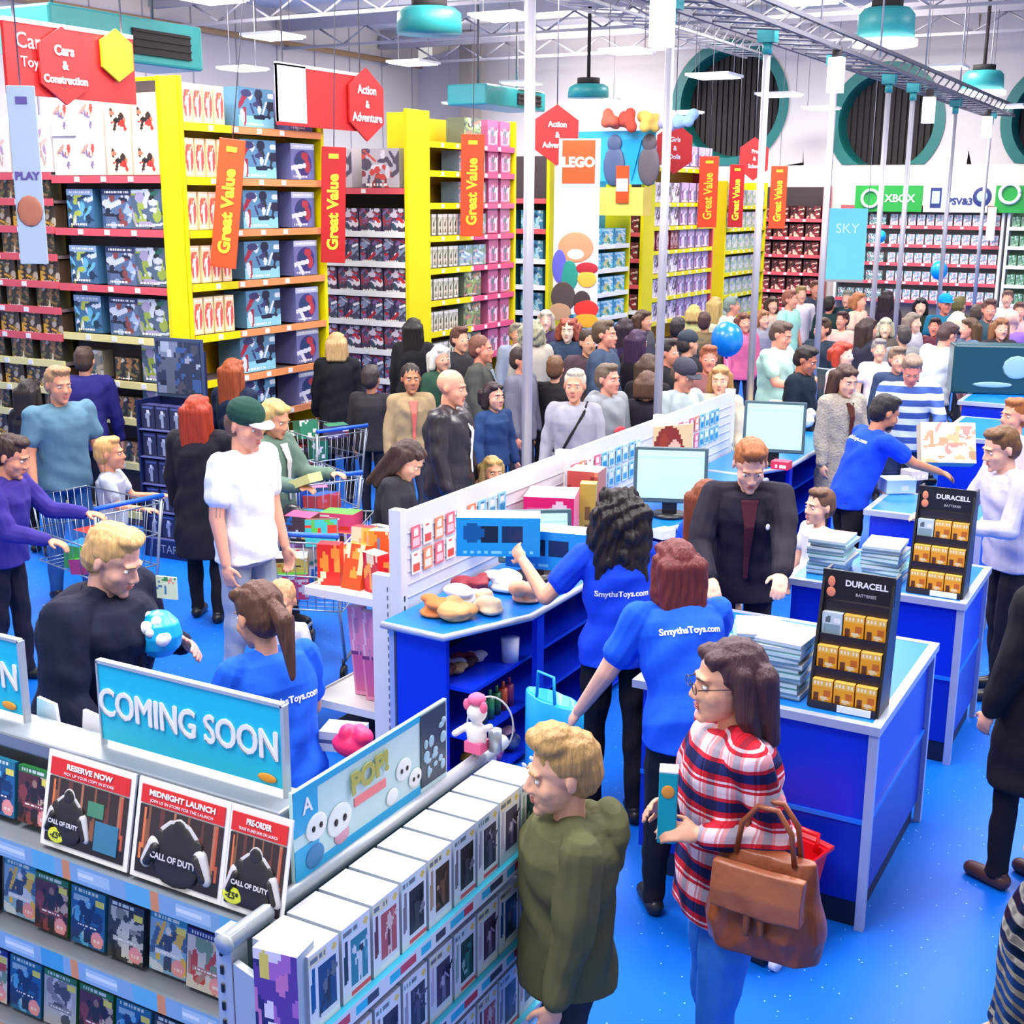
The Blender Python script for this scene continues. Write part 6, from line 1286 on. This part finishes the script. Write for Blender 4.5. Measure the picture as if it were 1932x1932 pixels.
person('fair haired boy in a pale grey t-shirt behind the wire trolley', 205, 825, 1.3, face=75, q=1, top=('tee', 'b4bac6'), legs='3c4c5c', hair=('short', 'dca868'), skin='e4a888', armL=((.1, .5, -.8), (0, 1, .0)), armR=((.1, .4, -.9), (0, 1, -.1)))
person('dark haired woman bent low beside the polo shirt man', 55, 715, 1.52, face=150, q=0, top=('coat', '28252c'), legs='1c1c22', hair=('bob', '2c2422', .05), female=True)
person('woman with long bright red hair and a long black coat seen from behind', 372, 745, 1.66, face=160, q=1, top=('coat', '1e1d26'), legs='16161c', hair=('long', 'a8361c', .16), female=True, build=1.15)
person('woman with wavy auburn hair further back by the lower shelves', 440, 676, 1.64, face=150, q=1, top=('jacket', '18233c'), legs='1c1c22', hair=('long', '9c4a28', .14), female=True)
i = person('man in a white t-shirt and dark green cap with a tattooed arm', 462, 758, 1.88, face=48, q=2, top=('tee', 'e9ecf2'), legs='9aa4b4', hair=('crop', '6c5040'), hat=('cap', '1c4038', 'e0d8dc'), skin='e6b09c', build=1.12, nod=14, armL=((.1, .05, -1), (.02, .3, -1)), armR=((.12, .0, -1), (.05, .25, -1)), shoes='c8c8cc')
sh, el, wr, sg = i['arms']['R']; a = MB(); u0 = sh.lerp(el, .66)*i['s']; u1 = sh.lerp(el, .96)*i['s']; a.cap(u0, u1, .0475, .0445, n=14); a.build('tattoo', mat('tattoo_ink', '8a7a74', .6, var=.4, nscale=40), i['root'])
person('blonde woman in a grey-green cardigan holding a yellow box', 518, 757, 1.66, face=50, q=1, top=('jacket', '5c7468'), legs='20202a', hair=('bob', 'c8a868', .0), female=True, skin='e2a88c', nod=20, inner='c8c4c4', armL=((.1, .5, -.8), (0, 1, .1)), armR=((.1, .5, -.8), (0, 1, .0)))
p = PX(560, 912, -5.35); a = MB(); a.box(-.15, -.02, -.03, .15, .1, .03); o = tag(a.build('book', mat('pale_yellow_card', 'e4e088', .4), None, p, radians(-8)), 'pale yellow flat box held by the blonde woman in green', 'box'); o.rotation_euler.y = radians(-22)
blobthing('shoulder_bag', PX(555, 1010, -5.3), [((0, 0, -.05), (.16, .09, .2)), ((0, 0, .12), (.1, .06, .1))], mat('black_leather', '1c1a22', .35, bump=.3, bscale=12), 'slouchy black leather bag hanging beside the blonde woman in green', 'bag', .012)
person('blonde woman in black seen from behind in the second aisle', 635, 627, 1.72, face=175, q=1, top=('coat', '14161e'), legs='14141a', hair=('bob', 'c4a070', .0), female=True)
person('woman with long dark brown hair leaning over the queue shelf', 770, 838, 1.5, face=70, q=1, top=('jacket', '2c2c34'), legs='1c1c22', hair=('long', '3c2824', .14), female=True, nod=35, lean=10, skin='e4b8a4')
person('bald man in a black leather jacket looking right', 852, 697, 1.8, face=70, q=1, top=('jacket', '26222a', mat('black_leather_jacket', '26222a', .35, bump=.35, bscale=9)), legs='1c1c24', hair=None, skin='eab09a', build=1.3, inner='e0e0e8', nod=8)
person('close cropped person in a sand coloured jacket left of the bald man', 775, 687, 1.62, face=10, q=1, top=('jacket', 'a08a68'), legs='3c3c44', hair=('crop', '2c2420'), skin='c08a68', inner='d86a60', female=True)
person('white haired woman partly behind the bald man', 832, 652, 1.62, face=30, q=0, top=('jacket', '2c4c3c'), legs='2c2c34', hair=('bob', 'e8e4da', .0), female=True)
person('brown haired man in dark behind the white haired woman', 868, 617, 1.74, face=35, q=0, top=('jacket', '2c2a30'), legs='2c2c34', hair=('short', '5c3c30'))
person('balding man with a collar left of the first pole', 908, 633, 1.76, face=75, q=1, top=('jacket', '4c4e48'), legs='2c2c34', hair=('crop', '7c5040'), skin='e4a08c', inner='8c9ca8')
person('dark haired boy in a navy and blue coat left of the first pole', 932, 722, 1.42, face=40, q=1, top=('jacket', '27406c'), legs='24304c', hair=('bob', '30242a', -.06), skin='e0b09c')
person('small fair haired child behind the white panel by the first pole', 930, 862, 1.1, face=20, q=1, top=('tee', '4ca890'), legs='3c4c5c', hair=('bob', 'b8985c', -.07), skin='dca888')
person('child in a navy knitted hat peeping over the white panel', 1070, 840, 1.06, face=150, q=0, top=('jacket', '3c3c5c'), legs='2c2c3c', hair=('crop', '3c3230'), hat=('cap', '2c2c4c'))
person('person in a long beige coat seen from behind at the first pole', 1005, 604, 1.74, face=170, q=0, top=('coat', 'b8b0a4'), legs='2c2834', hair=('curly', 'a8a488', -.02), female=True)
person('child seen from behind with brown hair and a black coat', 1048, 672, 1.55, face=170, q=0, top=('coat', '1c1a1e'), legs='1c1c22', hair=('short', '6c4c34'))
i = person('grey haired woman in a grey jumper with a dark shoulder strap', 1085, 697, 1.71, face=-8, q=1, top=('long', '9a9aa6'), legs='2c2c3c', hair=('short', 'd8d0bc'), female=True, skin='e2a890', build=1.15, extra=lambda i: strap(i))
i = person('teenage boy in a grey hoodie with red print right of the grey haired woman', 1148, 687, 1.67, face=50, q=1, top=('hoodie', '8c9298'), legs='3c4454', hair=('short', '6c5c4c'), skin='e8a898', build=1.05)
a = MB(); a.ell((0, 0, 0), (.08, .012, .045), n=12); o = a.build('chest_print', mat('red_print', 'c8384c', .6), i['root']); o.location = i['sp'](1.16)+i['fw']*.155
person('tall brown haired man looking right behind the hoodie boy', 1142, 605, 1.86, face=70, q=1, top=('jacket', '3c4c64'), legs='2c2c3c', hair=('short', '5c4a38'), skin='eaa896')
person('pale faced person with big auburn curls in the queue', 1072, 602, 1.7, face=-10, q=1, top=('jacket', '2c3c54'), legs='2c2c3c', hair=('curly', '9a4c3a', -.02), skin='e8d4c4', female=True)
person('dark haired man half hidden behind the auburn curls', 1110, 622, 1.74, face=20, q=0, top=('jacket', '4c3c44'), legs='2c2c3c', hair=('crop', '3c2c28'))
person('woman with dark purple hair and black clothes right of the hoodie boy', 1205, 622, 1.7, face=140, q=0, top=('coat', '1c1620'), legs='14141a', hair=('long', '3c2444', .12), female=True)
person('person with long dark brown hair before the second pole', 1225, 668, 1.65, face=160, q=0, top=('coat', '18161a'), legs='14141a', hair=('long', '4a3628', .16), female=True)
person('man in a dark grey flat cap and pale grey shirt', 1292, 680, 1.74, face=45, q=1, top=('tee', 'a9b8bc'), legs='3c3c4c', hair=('crop', '5c4c44'), hat=('cap', '3c3c48'), skin='dca08c', nod=18)
person('taller person in a charcoal cap behind the flat cap man', 1300, 625, 1.72, face=120, q=0, top=('jacket', '24242c'), legs='2c2c34', hair=('crop', '3c3434'), hat=('cap', '343c48'))
person('red faced boy with ginger hair between the caps', 1338, 652, 1.67, face=5, q=0, top=('tee', '8c5c5c'), legs='3c3c4c', hair=('short', 'a05c40'), skin='e89c8c')
person('blonde fringed woman in cream above the white panel', 1360, 690, 1.62, face=-5, q=1, top=('jacket', 'd8ccb0'), legs='8c8478', hair=('bob', 'b08450', -.07), female=True, skin='ecc0a8')
person('large man in a mint green t-shirt behind the third pole', 1475, 608, 1.82, face=65, q=1, top=('tee', 'a8d0c4'), legs='30303c', hair=('short', '5a4640'), skin='eaa898', build=1.4, nod=18, armL=((.1, .5, -.8), (0, 1, -.1)), armR=((.1, .4, -.8), (0, 1, -.1)))
person('dark haired boy in a black top by the fourth pole', 1522, 655, 1.7, face=70, q=1, top=('jacket', '14202c'), legs='1c1c2c', hair=('short', '2c2420'), skin='c8866c', nod=20)
person('woman with bright red short hair beside the fourth pole', 1592, 645, 1.66, face=60, q=0, top=('jacket', 'd8c8cc'), legs='2c2c3c', hair=('bob', 'b83c2c', -.08), female=True, skin='f0d0c4')
person('brunette woman in a grey fur coat with a rust scarf', 1598, 690, 1.68, face=35, q=1, top=('coat', 'a49c90', mat('grey_fur', 'a49c90', .9, var=.35, nscale=35, bump=.8, bscale=60)), legs='2c2c34', hair=('long', '4a3028', .14), female=True, skin='ecbfaa', nod=14, inner='4c2420')
person('man in a blue and white striped jumper behind the bearded cashier', 1722, 674, 1.75, face=5, q=1, top=('long', 'x', stripes('d8e4f4', '3c58a0', 9.0)), legs='2c3c5c', hair=('short', '8c7464'), skin='e4988c', nod=28, lean=8, build=1.3, armL=((.2, .4, -.8), (-.2, 1, 0)), armR=((.2, .4, -.8), (-.1, 1, 0)))
person('broad man in a white t-shirt bending away, right of the stripes', 1790, 612, 1.78, face=130, q=1, top=('tee', 'dfe8f0'), legs='34343c', hair=('short', '4a3434'), skin='dca090', build=1.45, nod=22, lean=12)
person('bald person in a purple shirt at the right edge of the crowd', 1912, 584, 1.75, face=150, q=0, top=('long', '7c5cb4'), legs='2c2c3c', hair=None, skin='e4c4bc', build=1.25)
CROWD = [
    (1382, 560, 1.72, 90, 'tee', 'd8dcd8', 'short', '7c8c84', 'grey-haired man with a pale collar over the blue balloon', 'dca090'),
    (1405, 590, 1.62, 20, 'jacket', 'd0648c', 'long', '6c4030', 'woman in a pink top beside the third pole', 'e0a890'),
    (1350, 560, 1.66, 160, 'tee', 'e8e0c0', 'long', 'c8a868', 'long haired blonde behind the grey caps', 'e0b090'),
    (1310, 575, 1.62, 170, 'jacket', '9c9c6c', 'bob', 'd0b06c', 'yellow blonde person in olive behind the caps', 'e0b090'),
    (1330, 590, 1.6, 170, 'jacket', '6c5c44', 'short', '4c3430', 'dark brown head in front of the yellow blonde person', 'e0b090'),
    (1458, 560, 1.58, 20, 'tee', 'c8b4a0', 'long', '4c3428', 'woman with long brown hair behind the mint shirt', 'e8b8a4'),
    (1492, 548, 1.78, 60, 'tee', 'a0dcc8', 'short', '8c5444', 'man in an aqua shirt between third and fourth poles', 'e0a08c'),
    (1512, 540, 1.74, 20, 'long', 'd8d0dc', 'short', '9c8454', 'fair man in front of the dark red shelves', 'e8b8a4'),
    (1540, 530, 1.8, 10, 'jacket', '3c4054', 'short', '6c4434', 'tall person in dark blue left of the fourth pole', 'e0a08c'),
    (1600, 548, 1.7, -20, 'jacket', '1c3c44', 'short', '8c8c7c', 'person in dark teal under the cyan banner', 'e0b4a4'),
    (1622, 552, 1.72, 60, 'tee', 'f0c4ac', 'bob', 'b07048', 'woman in peach lifting her head near the banner', 'f0b8a0'),
    (1590, 588, 1.5, -30, 'tee', 'e8b8a8', 'short', '4c2c2c', 'dark haired child with a mint hood below the banner', 'e0a08c'),
    (1675, 548, 1.72, 160, 'coat', '2c2030', 'long', '2c1c28', 'person with near-black hair left of the fifth pole', 'c89078'),
    (1672, 600, 1.6, 0, 'jacket', '58504c', 'bob', 'b8b49c', 'pale haired person behind the patterned coat', 'e8c8b0'),
    (1660, 640, 1.5, 10, 'tee', 'e8dcd8', 'short', '8c8484', 'child in white in front of the patterned coats', 'e8b8a4'),
    (1706, 615, 1.55, -160, 'coat', '8c8c8c', 'short', '4c4444', 'person in a black and white patterned coat', 'e0b4a4'),
    (1738, 562, 1.68, 5, 'coat', '1c2c24', 'long', '16141a', 'woman with long black hair and a dark coat', 'ecc8b4'),
    (1765, 600, 1.5, -10, 'jacket', '5c2c3c', 'short', '3c2424', 'child with dark hair in front of the black haired woman', 'e0907c'),
    (1785, 556, 1.78, 20, 'tee', '1c6c8c', 'crop', 'b07060', 'person in a bright cyan cap in the far crowd', 'd88c7c'),
    (1812, 560, 1.72, 150, 'jacket', '4c4c34', 'short', '6c6438', 'olive haired person near the rear shelves', 'd0a088'),
    (1808, 588, 1.7, 170, 'jacket', '3c3c5c', 'bob', 'e0dcc4', 'cream haired person in slate behind the white t-shirt', 'e0b4a4'),
    (1830, 600, 1.66, -60, 'jacket', '586c8c', 'long', '5c4430', 'brown haired woman with a pink face right of the white t-shirt', 'e8a89c'),
    (1868, 565, 1.82, 10, 'jacket', '34505c', 'short', '5c3c38', 'man in a dark suit before the green shelves', 'd89888'),
    (1845, 575, 1.7, 170, 'tee', '0c6cd0', 'short', '4c3c34', 'person in a bright blue top near the sixth pole', 'e0a890'),
    (1902, 548, 1.7, 0, 'tee', 'd8d8e4', 'short', '7c5c50', 'person in white far back at the right edge', 'e8b8a4'),
    (1925, 570, 1.68, 0, 'jacket', 'c8a0a0', 'short', '6c4c44', 'person in rose cut by the right edge', 'e8a898'),
    (1280, 600, 1.7, 160, 'coat', '2c2c34', 'short', '2c2428', 'dark figure right of the second pole', 'e0a890'),
    (1180, 600, 1.72, 170, 'coat', '2c1c40', 'long', '2c1c2c', 'dark haired person in violet behind the hoodie boy', 'e0a890'),
    (975, 610, 1.6, 20, 'jacket', '8c94a8', 'short', '8c8478', 'person in grey just left of the first pole', 'e0a890'),
    (1030, 585, 1.7, 0, 'jacket', '3c2c4c', 'bob', 'c8b8a8', 'pale haired woman right of the first pole', 'f0c8c0'),
    (780, 600, 1.76, 170, 'coat', '1c1c20', 'long', '1c1818', 'figure in black against the second yellow panel', 'c89078'),
    (700, 690, 1.5, 160, 'jacket', '2c2a30', 'short', '3c3434', 'dark haired shopper bending in the second aisle', 'c89078'),
    (1262, 640, 1.72, 60, 'jacket', '1c1e24', 'short', '2c2422', 'dark haired man in black just right of the second pole', 'd89c88'),
    (1440, 585, 1.56, 40, 'jacket', '8c8c9c', 'bob', '9c6c48', 'light brown bobbed person in grey behind the third pole', 'e8b8a4'),
    (1552, 600, 1.72, -40, 'jacket', '202c3c', 'short', '4c3428', 'man in navy directly behind the fourth pole', 'e0a08c'),
    (1566, 560, 1.6, 160, 'coat', '1c3434', 'short', '2c2422', 'person in bottle green between fourth pole and cyan banner', 'e0a08c'),
    (1640, 600, 1.7, 120, 'coat', '2c2c3c', 'long', '3c2c28', 'long haired person in charcoal left of the fifth pole', 'e0a890'),
    (1695, 655, 1.6, 20, 'jacket', '2c3c5c', 'short', '7c6454', 'small person in denim blue behind the striped jumper', 'e8b09c'),
    (1725, 590, 1.6, 60, 'jacket', 'b8b4bc', 'bob', '8c7c70', 'grey haired woman in pale grey by the black haired woman', 'ecc8b8'),
    (1222, 700, 1.58, 170, 'coat', '24202c', 'bob', '5c4030', 'brown haired person in black close behind the white panel', 'e0a890'),
    (985, 655, 1.66, 60, 'jacket', '6c6c7c', 'short', '3c302c', 'man in slate grey close to the first pole', 'e0a08c'),
    (1215, 585, 1.7, 60, 'jacket', '4c4c54', 'bob', '4c3428', 'brown haired person before the third yellow panel', 'e0a890'),
    (1890, 600, 1.7, 20, 'jacket', '2c2c34', 'long', '8c5c3c', 'long haired woman in black beside the purple shirt', 'e8b4a0'),
]
for px, py, H_, fc, kd, cc, hs_, hc_, lb, sk in CROWD:
    hat = ('cap', '0a94dc') if 'cyan cap' in lb else None
    person(lb, px, py, H_, face=fc, q=0, top=(kd, cc), legs='2c2c38', hair=(hs_, hc_, .1 if hs_ == 'long' else -.05), skin=sk, hat=hat, female=hs_ in ('long', 'bob'), group='shoppers in the far crowd')
# toddler and round toy
person('toddler in a white top just beyond the ponytailed cashier', 530, 1098, 1.0, face=-10, q=1, top=('long', 'e8e4e0'), legs='5c6c8c', hair=('crop', 'c89c70'), skin='e8b494', nod=10)
p = PX(300, 1195, -3.55); t = blobthing('toy_globe', p, [((0, 0, 0), (.098, .092, .098))], mat('cyan_white_toy', '18a8e8', .3, var=0), 'round cyan toy with white patches held beside the navy coat man', 'toy', .007)
R = random.Random(3)
for k in range(12):
    th_, ph_ = R.uniform(-pi, 0), R.uniform(-.9, 1.1); d_ = V((cos(ph_)*cos(th_), cos(ph_)*sin(th_), sin(ph_))); a = MB(); a.ell(d_*.078, (R.uniform(.02, .03),)*3, n=12); a.build('white_patch', white, t)
p = PX(315, 1130, -3.5); place(artbox('photo_card', .09, .01, .09, Art(10, 10, 'd8e8d0').blobs(2, ['3c8c5c', 'e89c9c', '4c7cb8'], 8), 'c8d8c8'), 'picture_card', p, .2, 'small printed card standing above the round cyan toy', 'card')
bpy.data.scenes.remove(TMP)
